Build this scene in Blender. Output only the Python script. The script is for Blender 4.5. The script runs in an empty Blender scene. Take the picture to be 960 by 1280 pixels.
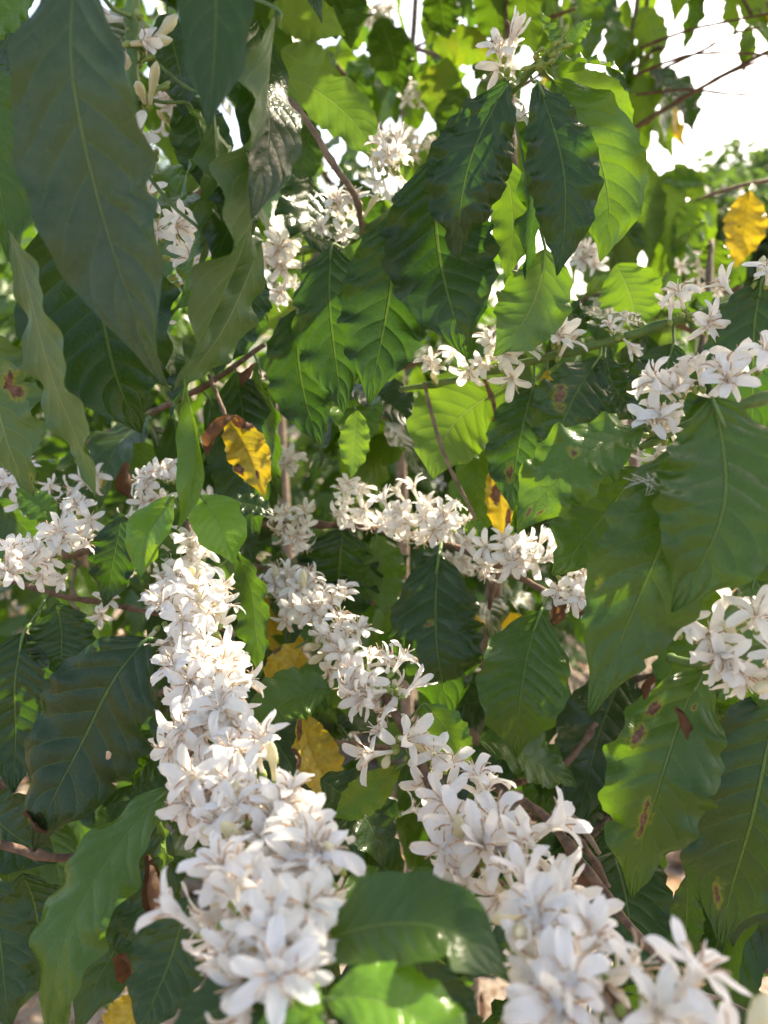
import bpy, math, random
from mathutils import Vector, Matrix, Quaternion, noise

scene = bpy.context.scene
COL = scene.collection
PI = math.pi
V = Vector
rng = random.Random(11)

# ------------------------------------------------------------------ camera
PITCH = math.radians(-12)
CAM = V((0, 0, 1.45))
FWD = V((0, math.cos(PITCH), math.sin(PITCH)))
RIGHT = V((1, 0, 0))
UP = RIGHT.cross(FWD)
FPX = 26 / 36 * 1280
cam_d = bpy.data.cameras.new('camera')
cam_d.sensor_fit = 'VERTICAL'
cam_d.sensor_height = 36
cam_d.lens = 26
cam_d.clip_start = 0.01
cam_d.clip_end = 2000
cam_d.dof.use_dof = True
cam_d.dof.focus_distance = 0.42
cam_d.dof.aperture_fstop = 7.5
cam = bpy.data.objects.new('camera', cam_d)
COL.objects.link(cam)
cam.location = CAM
cam.rotation_euler = (PI / 2 + PITCH, 0, 0)
scene.camera = cam


def P(x, y, d):
    """world point seen at photo pixel x, y (960 x 1280) at depth d metres"""
    return CAM + FWD * d + RIGHT * ((x - 480) / FPX * d) + UP * ((640 - y) / FPX * d)


def CV(v):
    """direction given as (right, up, towards the camera)"""
    return (RIGHT * v[0] + UP * v[1] - FWD * v[2]).normalized()


SUN = V((0.52, 0.50, 0.69)).normalized()      # towards the sun


# ------------------------------------------------------------------ node helpers
def new_mat(name):
    m = bpy.data.materials.new(name)
    m.use_nodes = True
    m.node_tree.nodes.clear()
    return m, m.node_tree


class NT:
    def __init__(self, nt):
        self.nt = nt

    def n(self, typ, **kw):
        nd = self.nt.nodes.new(typ)
        for k, v in kw.items():
            setattr(nd, k, v)
        return nd

    def link(self, a, b):
        self.nt.links.new(a, b)

    def put(self, sock, val):
        if isinstance(val, bpy.types.NodeSocket):
            self.nt.links.new(val, sock)
        else:
            sock.default_value = val

    def math(self, op, a, b=0.0, c=0.0, clamp=False):
        nd = self.n('ShaderNodeMath', operation=op, use_clamp=clamp)
        self.put(nd.inputs[0], a)
        self.put(nd.inputs[1], b)
        if len(nd.inputs) > 2:
            self.put(nd.inputs[2], c)
        return nd.outputs[0]

    def smooth(self, val, lo, hi, a=0.0, b=1.0):
        nd = self.n('ShaderNodeMapRange', interpolation_type='SMOOTHSTEP')
        self.put(nd.inputs['Value'], val)
        nd.inputs['From Min'].default_value = lo
        nd.inputs['From Max'].default_value = hi
        nd.inputs['To Min'].default_value = a
        nd.inputs['To Max'].default_value = b
        return nd.outputs[0]

    def mix(self, fac, a, b, blend='MIX'):
        nd = self.n('ShaderNodeMix', data_type='RGBA', blend_type=blend)
        self.put(nd.inputs[0], fac)
        self.put(nd.inputs[6], a)
        self.put(nd.inputs[7], b)
        return nd.outputs[2]

    def noise(self, vec, scale, detail=3.0, rough=0.5, dist=0.0):
        nd = self.n('ShaderNodeTexNoise')
        if vec is not None:
            self.link(vec, nd.inputs['Vector'])
        nd.inputs['Scale'].default_value = scale
        nd.inputs['Detail'].default_value = detail
        nd.inputs['Roughness'].default_value = rough
        nd.inputs['Distortion'].default_value = dist
        return nd.outputs['Fac']

    def attr(self, name):
        return self.n('ShaderNodeAttribute', attribute_name=name).outputs['Fac']

    def principled(self, col, rough, normal=None, spec=0.5):
        nd = self.n('ShaderNodeBsdfPrincipled')
        self.put(nd.inputs['Base Color'], col)
        self.put(nd.inputs['Roughness'], rough)
        self.put(nd.inputs['Specular IOR Level'], spec)
        if normal is not None:
            self.link(normal, nd.inputs['Normal'])
        return nd

    def out(self, sh):
        o = self.n('ShaderNodeOutputMaterial')
        self.link(sh, o.inputs['Surface'])


def rgb(r, g, b):
    return (r, g, b, 1.0)


# ------------------------------------------------------------------ materials
def make_leaf_material():
    m, nt = new_mat('coffee_leaf')
    h = NT(nt)
    uv = h.n('ShaderNodeUVMap', uv_map='UVMap').outputs[0]
    sep = h.n('ShaderNodeSeparateXYZ')
    h.link(uv, sep.inputs[0])
    u, v = sep.outputs[0], sep.outputs[1]
    xs = h.math('SUBTRACT', h.math('MULTIPLY', u, 2.0), 1.0)
    x = h.math('ABSOLUTE', xs)
    side = h.math('GREATER_THAN', xs, 0.0)
    tc = h.n('ShaderNodeTexCoord').outputs['Object']
    wob = h.noise(tc, 22, 2)
    bend = h.math('ADD', h.math('MULTIPLY', x, 0.13), h.math('MULTIPLY', h.math('MULTIPLY', x, x), 0.07))
    s = h.math('SUBTRACT', v, bend)
    s = h.math('ADD', h.math('MULTIPLY', s, h.attr('vn')), h.math('MULTIPLY', side, 0.37))
    s = h.math('ADD', s, h.math('MULTIPLY', wob, 0.5))
    fr = h.math('FRACT', s)
    tri = h.math('ABSOLUTE', h.math('SUBTRACT', h.math('MULTIPLY', fr, 2.0), 1.0))     # 1 on a vein
    fade = h.smooth(x, 0.75, 0.98, 1.0, 0.0)
    lat = h.math('MULTIPLY', h.smooth(tri, 0.90, 0.99), fade)
    midw = h.math('SUBTRACT', 0.050, h.math('MULTIPLY', v, 0.030))
    mid = h.math('SUBTRACT', 1.0, h.math('DIVIDE', x, midw), clamp=True)
    mid = h.smooth(mid, 0.0, 0.55)
    # small net of veins
    vor = h.n('ShaderNodeTexVoronoi', feature='DISTANCE_TO_EDGE')
    h.link(tc, vor.inputs['Vector'])
    vor.inputs['Scale'].default_value = 330
    net = h.smooth(vor.outputs['Distance'], 0.0, 0.12, 1.0, 0.0)
    vein = h.math('MAXIMUM', mid, h.math('MULTIPLY', lat, 0.55))
    big = h.noise(tc, 28, 4, 0.6)
    fine = h.noise(tc, 260, 3, 0.6)
    rnd = h.attr('rnd')
    young = h.attr('young')
    yel = h.attr('yellow')
    spot = h.attr('spot')
    # upper face
    up = h.mix(rnd, rgb(0.0115, 0.0285, 0.007), rgb(0.025, 0.051, 0.010))
    up = h.mix(h.smooth(big, 0.35, 0.7), up, h.mix(0.25, up, rgb(0.036, 0.066, 0.020)))
    up = h.mix(young, up, rgb(0.10, 0.235, 0.018))
    up = h.mix(h.math('MULTIPLY', vein, 0.60), up, rgb(0.105, 0.165, 0.045))
    lo = h.mix(rnd, rgb(0.060, 0.105, 0.042), rgb(0.085, 0.135, 0.045))
    lo = h.mix(young, lo, rgb(0.16, 0.30, 0.035))
    lo = h.mix(h.math('MULTIPLY', vein, 0.7), lo, rgb(0.24, 0.31, 0.12))
    bf = h.n('ShaderNodeNewGeometry').outputs['Backfacing']
    base = h.mix(bf, up, lo)
    tr = h.mix(rnd, rgb(0.092, 0.25, 0.010), rgb(0.15, 0.34, 0.012))
    tr = h.mix(young, tr, rgb(0.30, 0.50, 0.02))
    tr = h.mix(h.math('MULTIPLY', lat, 0.35), tr, rgb(0.05, 0.15, 0.01))
    tr = h.mix(h.math('MULTIPLY', mid, 0.5), tr, rgb(0.3, 0.45, 0.06))
    # ageing: yellow, then brown scorch with ragged edges
    ym = h.smooth(h.math('ADD', yel, h.math('MULTIPLY', h.math('SUBTRACT', big, 0.5), 0.7)), 0.25, 0.7)
    ym = h.math('MULTIPLY', ym, h.math('GREATER_THAN', yel, 0.01))
    ycol = h.mix(h.smooth(fine, 0.4, 0.65), rgb(0.40, 0.25, 0.018), rgb(0.50, 0.38, 0.045))
    ycol = h.mix(h.math('MULTIPLY', h.smooth(big, 0.5, 0.72), 0.7), ycol, rgb(0.13, 0.17, 0.02))
    ycol = h.mix(h.math('MULTIPLY', vein, 0.5), ycol, rgb(0.28, 0.28, 0.03))
    base = h.mix(ym, base, ycol)
    tr = h.mix(ym, tr, rgb(0.85, 0.60, 0.02))
    sm_in = h.math('ADD', spot, h.math('MULTIPLY', h.math('SUBTRACT', h.noise(tc, 75, 6, 0.8), 0.5), 1.9))
    rim = h.smooth(sm_in, 0.02, 0.42)
    sm = h.smooth(sm_in, 0.34, 0.52)
    bcol = h.mix(h.smooth(fine, 0.35, 0.65), rgb(0.075, 0.032, 0.018), rgb(0.20, 0.11, 0.065))
    bcol = h.mix(h.smooth(sm_in, 0.75, 1.0), bcol, rgb(0.30, 0.20, 0.14))
    spotted = h.math('GREATER_THAN', spot, 0.02)
    rim = h.math('MULTIPLY', rim, spotted)
    sm = h.math('MULTIPLY', sm, spotted)
    base = h.mix(h.math('MULTIPLY', rim, 0.55), base, rgb(0.34, 0.30, 0.03))
    base = h.mix(sm, base, bcol)
    tr = h.mix(sm, tr, rgb(0.11, 0.035, 0.012))
    # dust specks and pale flecks lying on the leaf
    dust = h.smooth(h.noise(tc, 900, 2, 0.7), 0.70, 0.80)
    dust = h.math('MULTIPLY', dust, h.smooth(h.noise(tc, 35, 2), 0.48, 0.7))
    base = h.mix(h.math('MULTIPLY', dust, 0.35), base, rgb(0.35, 0.33, 0.29))
    film = h.math('ADD', 0.012, h.math('MULTIPLY', h.attr('dusty'), h.smooth(h.noise(tc, 130, 6, 0.75), 0.3, 0.7, 0.07, 0.18)))
    base = h.mix(film, base, rgb(0.20, 0.20, 0.19))  # grey film put into the colour, imitating sky sheen on the largest leaf
    # relief
    quilt = h.math('SUBTRACT', 1.0, h.math('POWER', tri, 2.5))
    quilt = h.math('MULTIPLY', quilt, fade)
    hgt = h.math('MULTIPLY', h.math('ADD', h.math('MULTIPLY', quilt, 0.55), h.math('MULTIPLY', mid, -0.9)), h.attr('relief'))
    hgt = h.math('ADD', hgt, h.math('MULTIPLY', h.noise(tc, 120, 3), 0.40))
    hgt = h.math('ADD', hgt, h.math('MULTIPLY', net, -0.05))
    bmp = h.n('ShaderNodeBump')
    bmp.inputs['Strength'].default_value = 0.75
    bmp.inputs['Distance'].default_value = 0.0015
    h.link(hgt, bmp.inputs['Height'])
    rough = h.math('ADD', h.smooth(h.noise(tc, 45, 3), 0.3, 0.7, 0.22, 0.34), h.math('MULTIPLY', bf, 0.16))
    rough = h.math('ADD', rough, h.math('MULTIPLY', sm, 0.25))
    pr = h.principled(base, rough, bmp.outputs[0], 0.40)
    tl = h.n('ShaderNodeBsdfTranslucent')
    h.link(tr, tl.inputs[0])
    h.link(bmp.outputs[0], tl.inputs['Normal'])
    mx = h.n('ShaderNodeMixShader')
    mx.inputs[0].default_value = 0.245
    h.link(pr.outputs[0], mx.inputs[1])
    h.link(tl.outputs[0], mx.inputs[2])
    h.out(mx.outputs[0])
    return m


def make_petal_material():
    m, nt = new_mat('coffee_petal')
    h = NT(nt)
    uv = h.n('ShaderNodeUVMap', uv_map='UVMap').outputs[0]
    sep = h.n('ShaderNodeSeparateXYZ')
    h.link(uv, sep.inputs[0])
    v = sep.outputs[1]
    tc = h.n('ShaderNodeTexCoord').outputs['Object']
    nz = h.noise(tc, 300, 3, 0.6)
    c = h.mix(h.smooth(v, 0.02, 0.30), rgb(0.86, 0.82, 0.74), rgb(0.90, 0.895, 0.885))
    c = h.mix(h.math('MULTIPLY', h.smooth(nz, 0.5, 0.75), 0.12), c, rgb(0.80, 0.75, 0.66))
    oi = h.n('ShaderNodeObjectInfo').outputs['Random']
    c = h.mix(h.math('MULTIPLY', h.math('POWER', oi, 2.0), 0.6), c, rgb(0.86, 0.815, 0.70))
    edge = h.smooth(h.math('ADD', v, h.math('MULTIPLY', h.noise(tc, 160, 4, 0.7), 0.5)), 1.22, 1.42)
    c = h.mix(h.math('MULTIPLY', edge, 0.6), c, rgb(0.62, 0.45, 0.28))
    # faint lengthwise nerves
    st = h.math('SINE', h.math('MULTIPLY', sep.outputs[0], 38.0))
    c = h.mix(h.smooth(st, 0.4, 1.0, 0.0, 0.08), c, rgb(0.75, 0.72, 0.68))
    bmp = h.n('ShaderNodeBump')
    bmp.inputs['Strength'].default_value = 0.35
    bmp.inputs['Distance'].default_value = 0.0004
    h.link(h.math('ADD', h.math('MULTIPLY', st, 0.3), nz), bmp.inputs['Height'])
    pr = h.principled(c, 0.48, bmp.outputs[0], 0.35)
    tl = h.n('ShaderNodeBsdfTranslucent')
    tl.inputs[0].default_value = rgb(0.92, 0.89, 0.85)
    mx = h.n('ShaderNodeMixShader')
    mx.inputs[0].default_value = 0.45
    h.link(pr.outputs[0], mx.inputs[1])
    h.link(tl.outputs[0], mx.inputs[2])
    h.out(mx.outputs[0])
    return m


def make_plain(name, a, b, scale, rough=0.6, bump=0.0, bscale=None, trans=None, stretch=None):
    m, nt = new_mat(name)
    h = NT(nt)
    tc = h.n('ShaderNodeTexCoord').outputs['Object']
    if stretch:
        mp = h.n('ShaderNodeMapping')
        mp.inputs['Scale'].default_value = stretch
        h.link(tc, mp.inputs[0])
        tc = mp.outputs[0]
    nz = h.noise(tc, scale, 5, 0.62)
    c = h.mix(h.smooth(nz, 0.32, 0.68), rgb(*a), rgb(*b))
    nrm = None
    if bump:
        bm = h.n('ShaderNodeBump')
        bm.inputs['Strength'].default_value = 0.8
        bm.inputs['Distance'].default_value = bump
        h.link(h.noise(tc, bscale or scale * 2, 5, 0.65), bm.inputs['Height'])
        nrm = bm.outputs[0]
    pr = h.principled(c, rough, nrm, 0.4)
    sh = pr.outputs[0]
    if trans:
        tl = h.n('ShaderNodeBsdfTranslucent')
        tl.inputs[0].default_value = rgb(*trans)
        mx = h.n('ShaderNodeMixShader')
        mx.inputs[0].default_value = 0.4
        h.link(sh, mx.inputs[1])
        h.link(tl.outputs[0], mx.inputs[2])
        sh = mx.outputs[0]
    h.out(sh)
    return m


LEAF = make_leaf_material()
PETAL = make_petal_material()
STAMEN = make_plain('stamen', (0.36, 0.19, 0.10), (0.68, 0.50, 0.34), 400, 0.6)
FILAMENT = make_plain('style', (0.75, 0.66, 0.52), (0.82, 0.74, 0.6), 300, 0.5)
BUD = make_plain('bud_skin', (0.72, 0.66, 0.42), (0.80, 0.77, 0.62), 220, 0.45, trans=(0.8, 0.75, 0.5))
GREEN = make_plain('green_stem', (0.065, 0.13, 0.028), (0.13, 0.20, 0.05), 120, 0.45, 0.0004, 300)
CALYX = make_plain('calyx', (0.16, 0.25, 0.05), (0.30, 0.34, 0.09), 250, 0.5)
BARK = make_plain('brown_bark', (0.085, 0.050, 0.034), (0.20, 0.125, 0.085), 150, 0.8, 0.0009, 260)
GREYBARK = make_plain('grey_bark', (0.13, 0.095, 0.07), (0.27, 0.20, 0.15), 90, 0.85, 0.0012, 200)
DEAD = make_plain('dead_leaf', (0.055, 0.030, 0.019), (0.16, 0.088, 0.052), 60, 0.7, 0.0016, 120, trans=(0.17, 0.075, 0.025))
DRYPETAL = make_plain('dry_petal', (0.45, 0.27, 0.15), (0.62, 0.45, 0.30), 200, 0.7)
FARLEAF = make_plain('far_foliage', (0.035, 0.065, 0.028), (0.07, 0.11, 0.04), 0.9, 0.55, trans=(0.12, 0.22, 0.03))


# ------------------------------------------------------------------ mesh helpers
def mesh_obj(name, verts, faces, mats, parent=None, origin=V((0, 0, 0)), mat_idx=None, uvs=None, attrs=None):
    me = bpy.data.meshes.new(name)
    me.from_pydata([(p[0] - origin[0], p[1] - origin[1], p[2] - origin[2]) for p in verts], [], faces)
    for mt in mats:
        me.materials.append(mt)
    if mat_idx:
        me.polygons.foreach_set('material_index', mat_idx)
    me.polygons.foreach_set('use_smooth', [True] * len(faces))
    if uvs is not None:
        lay = me.uv_layers.new(name='UVMap')
        buf = []
        for lp in me.loops:
            buf.extend(uvs[lp.vertex_index])
        lay.data.foreach_set('uv', buf)
    for k, vals in (attrs or {}).items():
        a = me.attributes.new(k, 'FLOAT', 'POINT')
        a.data.foreach_set('value', vals)
    me.update()
    o = bpy.data.objects.new(name, me)
    COL.objects.link(o)
    if parent is not None:
        o.parent = parent
    return o


def org(o):
    return org(o.parent) + o.location if o.parent else o.location.copy()


def thing(name, label, cat, loc, group=None):
    o = bpy.data.objects.new(name, None)
    COL.objects.link(o)
    o.location = loc
    o.empty_display_size = 0.02
    o['label'] = label
    o['category'] = cat
    if group:
        o['group'] = group
    return o


def catmull(pts, per):
    """smooth curve through (Vector, radius) points"""
    n = len(pts)
    out = []
    for i in range(n - 1):
        p0 = pts[max(i - 1, 0)]
        p1, p2 = pts[i], pts[i + 1]
        p3 = pts[min(i + 2, n - 1)]
        for k in range(per):
            t = k / per
            a = p1[0] * 2 + (p2[0] - p0[0]) * t + (p0[0] * 2 - p1[0] * 5 + p2[0] * 4 - p3[0]) * t * t + (p1[0] * 3 - p0[0] - p2[0] * 3 + p3[0]) * t ** 3
            out.append((a * 0.5, p1[1] + (p2[1] - p1[1]) * t))
    out.append(pts[-1])
    return out


def tube(verts, faces, path, sides=7, cap=True, jit=0.0):
    """path: list of (Vector, radius)"""
    base = len(verts)
    prev = None
    n = len(path)
    for i, (p, r) in enumerate(path):
        a = path[max(i - 1, 0)][0]
        b = path[min(i + 1, n - 1)][0]
        t = (b - a)
        t = t.normalized() if t.length > 1e-9 else V((0, 0, 1))
        if prev is None:
            ref = V((0, 0, 1)) if abs(t.z) < 0.9 else V((1, 0, 0))
            s = t.cross(ref).normalized()
        else:
            s = (prev - t * prev.dot(t)).normalized()
        prev = s
        q = t.cross(s)
        for k in range(sides):
            an = 2 * PI * k / sides
            rr = r * (1 + (rng.uniform(-jit, jit) if jit else 0))
            verts.append(p + (s * math.cos(an) + q * math.sin(an)) * rr)
    for i in range(n - 1):
        for k in range(sides):
            k2 = (k + 1) % sides
            faces.append((base + i * sides + k, base + i * sides + k2, base + (i + 1) * sides + k2, base + (i + 1) * sides + k))
    if cap:
        faces.append(tuple(base + k for k in reversed(range(sides))))
        faces.append(tuple(base + (n - 1) * sides + k for k in range(sides)))


def px_path(pts, per=6):
    return catmull([(P(x, y, d), r) for x, y, d, r in pts], per)


def stem(root, pts, mat, name='stem', nodes=0.028, sides=8, world=False):
    path = catmull([(p, r) for p, r in pts], 7) if world else px_path(pts, 7)
    # knots where leaf pairs leave the stem
    acc = 0.0
    out = []
    for i, (p, r) in enumerate(path):
        if i:
            acc += (p - path[i - 1][0]).length
        k = (acc / nodes) % 1.0
        bump = 1 + 0.42 * math.exp(-((k - 0.5) / 0.09) ** 2)
        j = V((rng.uniform(-1, 1), rng.uniform(-1, 1), rng.uniform(-1, 1))) * r * 0.16
        out.append((p + j, r * bump))
    vs, fs = [], []
    tube(vs, fs, out, sides, True, 0.06)
    o = mesh_obj(name, vs, fs, [mat], root, org(root))
    return o


# ------------------------------------------------------------------ leaves
def leaf_profile(t):
    w = math.sin(PI * min(max(t, 0), 1) ** 0.88) ** 0.82 if 0 < t < 1 else 0.0
    if t > 0.74:
        k = (t - 0.74) / 0.26
        w *= 1 - 0.62 * k * k * (3 - 2 * k) * (1 - 0.35 * k)
    return w


def build_leaf(root, base, tip, nrm, width, ctrl=None, fold=0.16, wave=0.10, wn=5.0, cup=0.0, twist=0.0, twist0=0.0,
               nu=14, nv=40, young=0.0, yellow=0.0, spots=(), scorch=0.0, seed=None, stalk=None, label=None,
               name='leaf', mat=None, rnd=None, tip_roll=0.0, dusty=0.0):
    r = random.Random(seed if seed is not None else rng.random())
    if ctrl is None:
        ctrl = (base + tip) * 0.5
    hw = width * 0.5
    ph = [r.uniform(0, 2 * PI) for _ in range(8)]
    f2 = r.uniform(1.6, 2.3)
    vn = r.uniform(8.2, 11.4)
    bites = [(r.uniform(.15, .9), r.uniform(.10, .35), r.uniform(.012, .035), r.randrange(2)) for _ in range(r.choice((0, 0, 0, 1, 2)))]
    droop = r.uniform(-.25, .35)
    verts, faces, uvs = [], [], []
    a_spot, a_yel = [], []
    for j in range(nv + 1):
        t = j / nv
        c = base * (1 - t) ** 2 + ctrl * (2 * t * (1 - t)) + tip * t * t
        T = ((ctrl - base) * (2 * (1 - t)) + (tip - ctrl) * (2 * t)).normalized()
        S = T.cross(nrm)
        if S.length < 1e-5:
            S = T.cross(V((0.3, 0.5, 0.8)))
        S.normalize()
        N = S.cross(T)
        ang = twist0 + twist * t
        if tip_roll and t > 0.6:
            ang += tip_roll * ((t - 0.6) / 0.4) ** 2
        S, N = S * math.cos(ang) + N * math.sin(ang), N * math.cos(ang) - S * math.sin(ang)
        w = hw * leaf_profile(t)
        bend = N * (hw * 0.10 * math.sin(2 * PI * t * 1.3 + ph[6]))
        for i in range(nu + 1):
            x = -1 + 2 * i / nu
            ax = abs(x)
            sd = 0 if x < 0 else 1
            k = ax ** 2.3
            ew = 1 + (0.05 * math.sin(2 * PI * wn * t * 1.3 + ph[sd]) + 0.03 * math.sin(2 * PI * wn * 2.7 * t + ph[2 + sd])) * k
            for bt, bd, bw, bs in bites:
                if bs == sd:
                    ew *= 1 - bd * math.exp(-((t - bt) / bw) ** 2)
            z = fold * ax * w - droop * w * ax ** 3 * (0.4 + 0.6 * t)
            z += cup * ax * ax * w
            z += 1.45 * wave * hw * k * (math.sin(2 * PI * wn * t + ph[sd]) + 0.45 * math.sin(2 * PI * wn * f2 * t + ph[4 + sd])) * min(1, w / hw + 0.15)
            # bulging between side veins
            ss = (t - 0.13 * ax - 0.07 * ax * ax) * vn + (0.37 if x > 0 else 0)
            z += 0.009 * hw * math.sin(2 * PI * ss) * (ax * (1.15 - ax)) * 3
            p = c + S * (x * w * ew) + N * z + bend
            verts.append(p)
            uvs.append((0.5 + 0.5 * x, t))
            sp = 0.0
            for (su, sv, sr) in spots:
                dd = math.hypot((x - su) * 0.42, t - sv) / sr
                sp = max(sp, 1 - dd)
            if scorch:
                sp = max(sp, scorch * (k * 0.7 + max(0, t - 0.6) * 1.6) - 0.15)
            a_spot.append(max(0.0, sp))
            a_yel.append(yellow)
    n1 = nu + 1
    for j in range(nv):
        for i in range(nu):
            faces.append((j * n1 + i, j * n1 + i + 1, (j + 1) * n1 + i + 1, (j + 1) * n1 + i))
    mi = [0] * len(faces)
    if stalk is not None:
        sv_, sf = [], []
        d0 = (ctrl - base).normalized()
        m_ = (stalk + base) * 0.5 - V((0, 0, 1)) * (stalk - base).length * 0.06
        wr = max(0.00085, min(0.0014, width * 0.02))
        tube(sv_, sf, catmull([(stalk, wr * 1.2), (m_, wr), (base, wr), (base + d0 * width * 0.25, wr * 0.7)], 4), 6)
        off = len(verts)
        verts += sv_
        uvs += [(0.5, 0.02)] * len(sv_)
        a_spot += [0.0] * len(sv_)
        a_yel += [yellow] * len(sv_)
        faces += [tuple(q + off for q in f) for f in sf]
        mi += [1] * len(sf)
    rv = r.random() if rnd is None else rnd
    nvt = len(verts)
    o = mesh_obj(name, verts, faces, [mat or LEAF, GREEN], root, org(root), mi, uvs,
                 {'spot': a_spot, 'yellow': a_yel, 'young': [young] * nvt, 'rnd': [rv] * nvt, 'dusty': [dusty] * nvt, 'vn': [vn] * nvt, 'relief': [min(1.0, (width / .058) ** 1.6) * (1 - .55 * young)] * nvt})
    if label:
        o['label'] = label
    return o


def leaf(root, base, tip, width, bow=(0, 0, 0), face=(0, 0.1, 1), stalk=None, **kw):
    """a leaf given by where its base and tip are seen: (px, px, depth); width in photo pixels"""
    b, t = P(*base), P(*tip)
    mx, my, md = ((base[i] + tip[i]) / 2 + bow[i] for i in range(3))
    c = P(mx, my, md)
    w = width / FPX * (base[2] + tip[2]) / 2
    if face == 'glint':      # lies square to the half way between sun and viewer
        hv_ = (SUN + (CAM - (b + t) * .5).normalized() * 1.3).normalized()
        face = (hv_.dot(RIGHT), hv_.dot(UP), -hv_.dot(FWD))
    st = P(*stalk) if stalk else None
    return build_leaf(root, b, t, CV(face), w, c, stalk=st, **kw)


# ------------------------------------------------------------------ flowers
def flower_mesh(seed, open_deg, curl, npet=5, plen=0.0155):
    r = random.Random(seed)
    vs, fs, mi, uv = [], [], [], []

    def add(v2, f2, m, u2):
        o = len(vs)
        vs.extend(v2)
        fs.extend([tuple(q + o for q in f) for f in f2])
        mi.extend([m] * len(f2))
        uv.extend(u2)
    tl = r.uniform(0.0075, 0.0105)
    bx, by = r.uniform(-0.002, 0.002), r.uniform(-0.002, 0.002)
    v2, f2 = [], []
    tube(v2, f2, [(V((0, 0, 0)), 0.0010), (V((bx * .4, by * .4, tl * 0.5)), 0.0011), (V((bx, by, tl)), 0.0017)], 8, False)
    add(v2, f2, 0, [(0.5, 0.12)] * len(v2))
    v2, f2 = [], []
    tube(v2, f2, [(V((0, 0, -0.003)), 0.0009), (V((0, 0, -0.0012)), 0.0017), (V((0, 0, 0.0010)), 0.0016)], 7, True)
    add(v2, f2, 2, [(0.5, 0.1)] * len(v2))
    top = V((bx, by, tl))
    for k in range(npet):
        az = 2 * PI * (k + r.uniform(-0.24, 0.24)) / npet
        L = plen * r.uniform(0.88, 1.1)
        W = L * r.uniform(0.142, 0.180)
        od = math.radians(open_deg + r.uniform(-22, 22))
        cl = math.radians(curl * 1.1 + r.uniform(-35, 45))
        tw = r.uniform(-0.5, 0.5)
        rad = V((math.cos(az), math.sin(az), 0))
        tan = V((-math.sin(az), math.cos(az), 0))
        p = top + rad * 0.0013
        n = 10
        rows = []
        ch = r.uniform(-0.4, 0.55)
        for j in range(n + 1):
            t = j / n
            an = math.radians(14) + (od - math.radians(14)) * min(1, t / 0.32) ** 0.8 + cl * max(0, t - 0.3) ** 1.3
            d = rad * math.sin(an) + V((0, 0, 1)) * math.cos(an)
            up = V((0, 0, 1)) * math.sin(an) - rad * math.cos(an)
            w = W * (0.46 + 0.56 * math.sin(PI * min(1, t * 0.80 + 0.06)) ** 1.0)
            if t > 0.76:
                q = (t - 0.76) / 0.24
                w *= math.sqrt(max(0, 1 - q ** 2.3)) * 0.97 + 0.03
            row = []
            for i in range(7):
                x = -1 + 2 * i / 6
                sd = tan * math.cos(tw * t) + up * math.sin(tw * t)
                row.append(p + sd * (x * w) + up * (ch * w * (x * x)) + up * (0.0004 * math.sin(9 * t + 3 * x + k)))
            rows.append(row)
            p = p + d * (L / n)
        v2 = [q for row in rows for q in row]
        u2 = [(i / 6, max(0.15, j / n) if j else 0.1) for j in range(n + 1) for i in range(7)]
        f2 = [(j * 7 + i, j * 7 + i + 1, (j + 1) * 7 + i + 1, (j + 1) * 7 + i) for j in range(n) for i in range(6)]
        add(v2, f2, 0, u2)
        # stamen in the gap between two petals: short stalk and long curled anther
        az2 = az + PI / npet + r.uniform(-0.2, 0.2)
        rad2 = V((math.cos(az2), math.sin(az2), 0))
        path = []
        q = top + rad2 * 0.0011
        a0 = math.radians(r.uniform(10, 28))
        a1 = math.radians(r.uniform(35, 80) * min(1, open_deg / 80))
        LL = r.uniform(0.0085, 0.0115)
        ck = r.choice((0.6, 1.4, 2.6, 3.6))
        sw = V((-rad2.y, rad2.x, 0)) * r.uniform(-0.35, 0.35)
        for j in range(9):
            t = j / 8
            rr = 0.00018 if t < 0.38 else (0.00036 if t < 0.95 else 0.0002)
            path.append((q.copy(), rr))
            an = a0 + (a1 - a0) * t + ck * max(0, t - 0.45) ** 1.2
            q += (rad2 * math.sin(an) + V((0, 0, 1)) * math.cos(an) + sw * t) * (LL / 8)
        v2, f2 = [], []
        tube(v2, f2, path, 5, True)
        add(v2, f2, 1, [(0.5, 0.5)] * len(v2))
    # forked style
    for s in (-1, 1):
        path = []
        for j in range(6):
            t = j / 5
            path.append((top + V((s * 0.0022 * max(0, t - 0.55) / 0.45 * (1 if s else 0), 0.0006 * t, 0.0095 * t)), 0.00028))
        v2, f2 = [], []
        tube(v2, f2, path, 4, True)
        add(v2, f2, 3, [(0.5, 0.5)] * len(v2))
    me_o = mesh_obj('flower', vs, fs, [PETAL, STAMEN, CALYX, FILAMENT], None, V((0, 0, 0)), mi, uv)
    me = me_o.data
    bpy.data.objects.remove(me_o)
    return me


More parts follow.
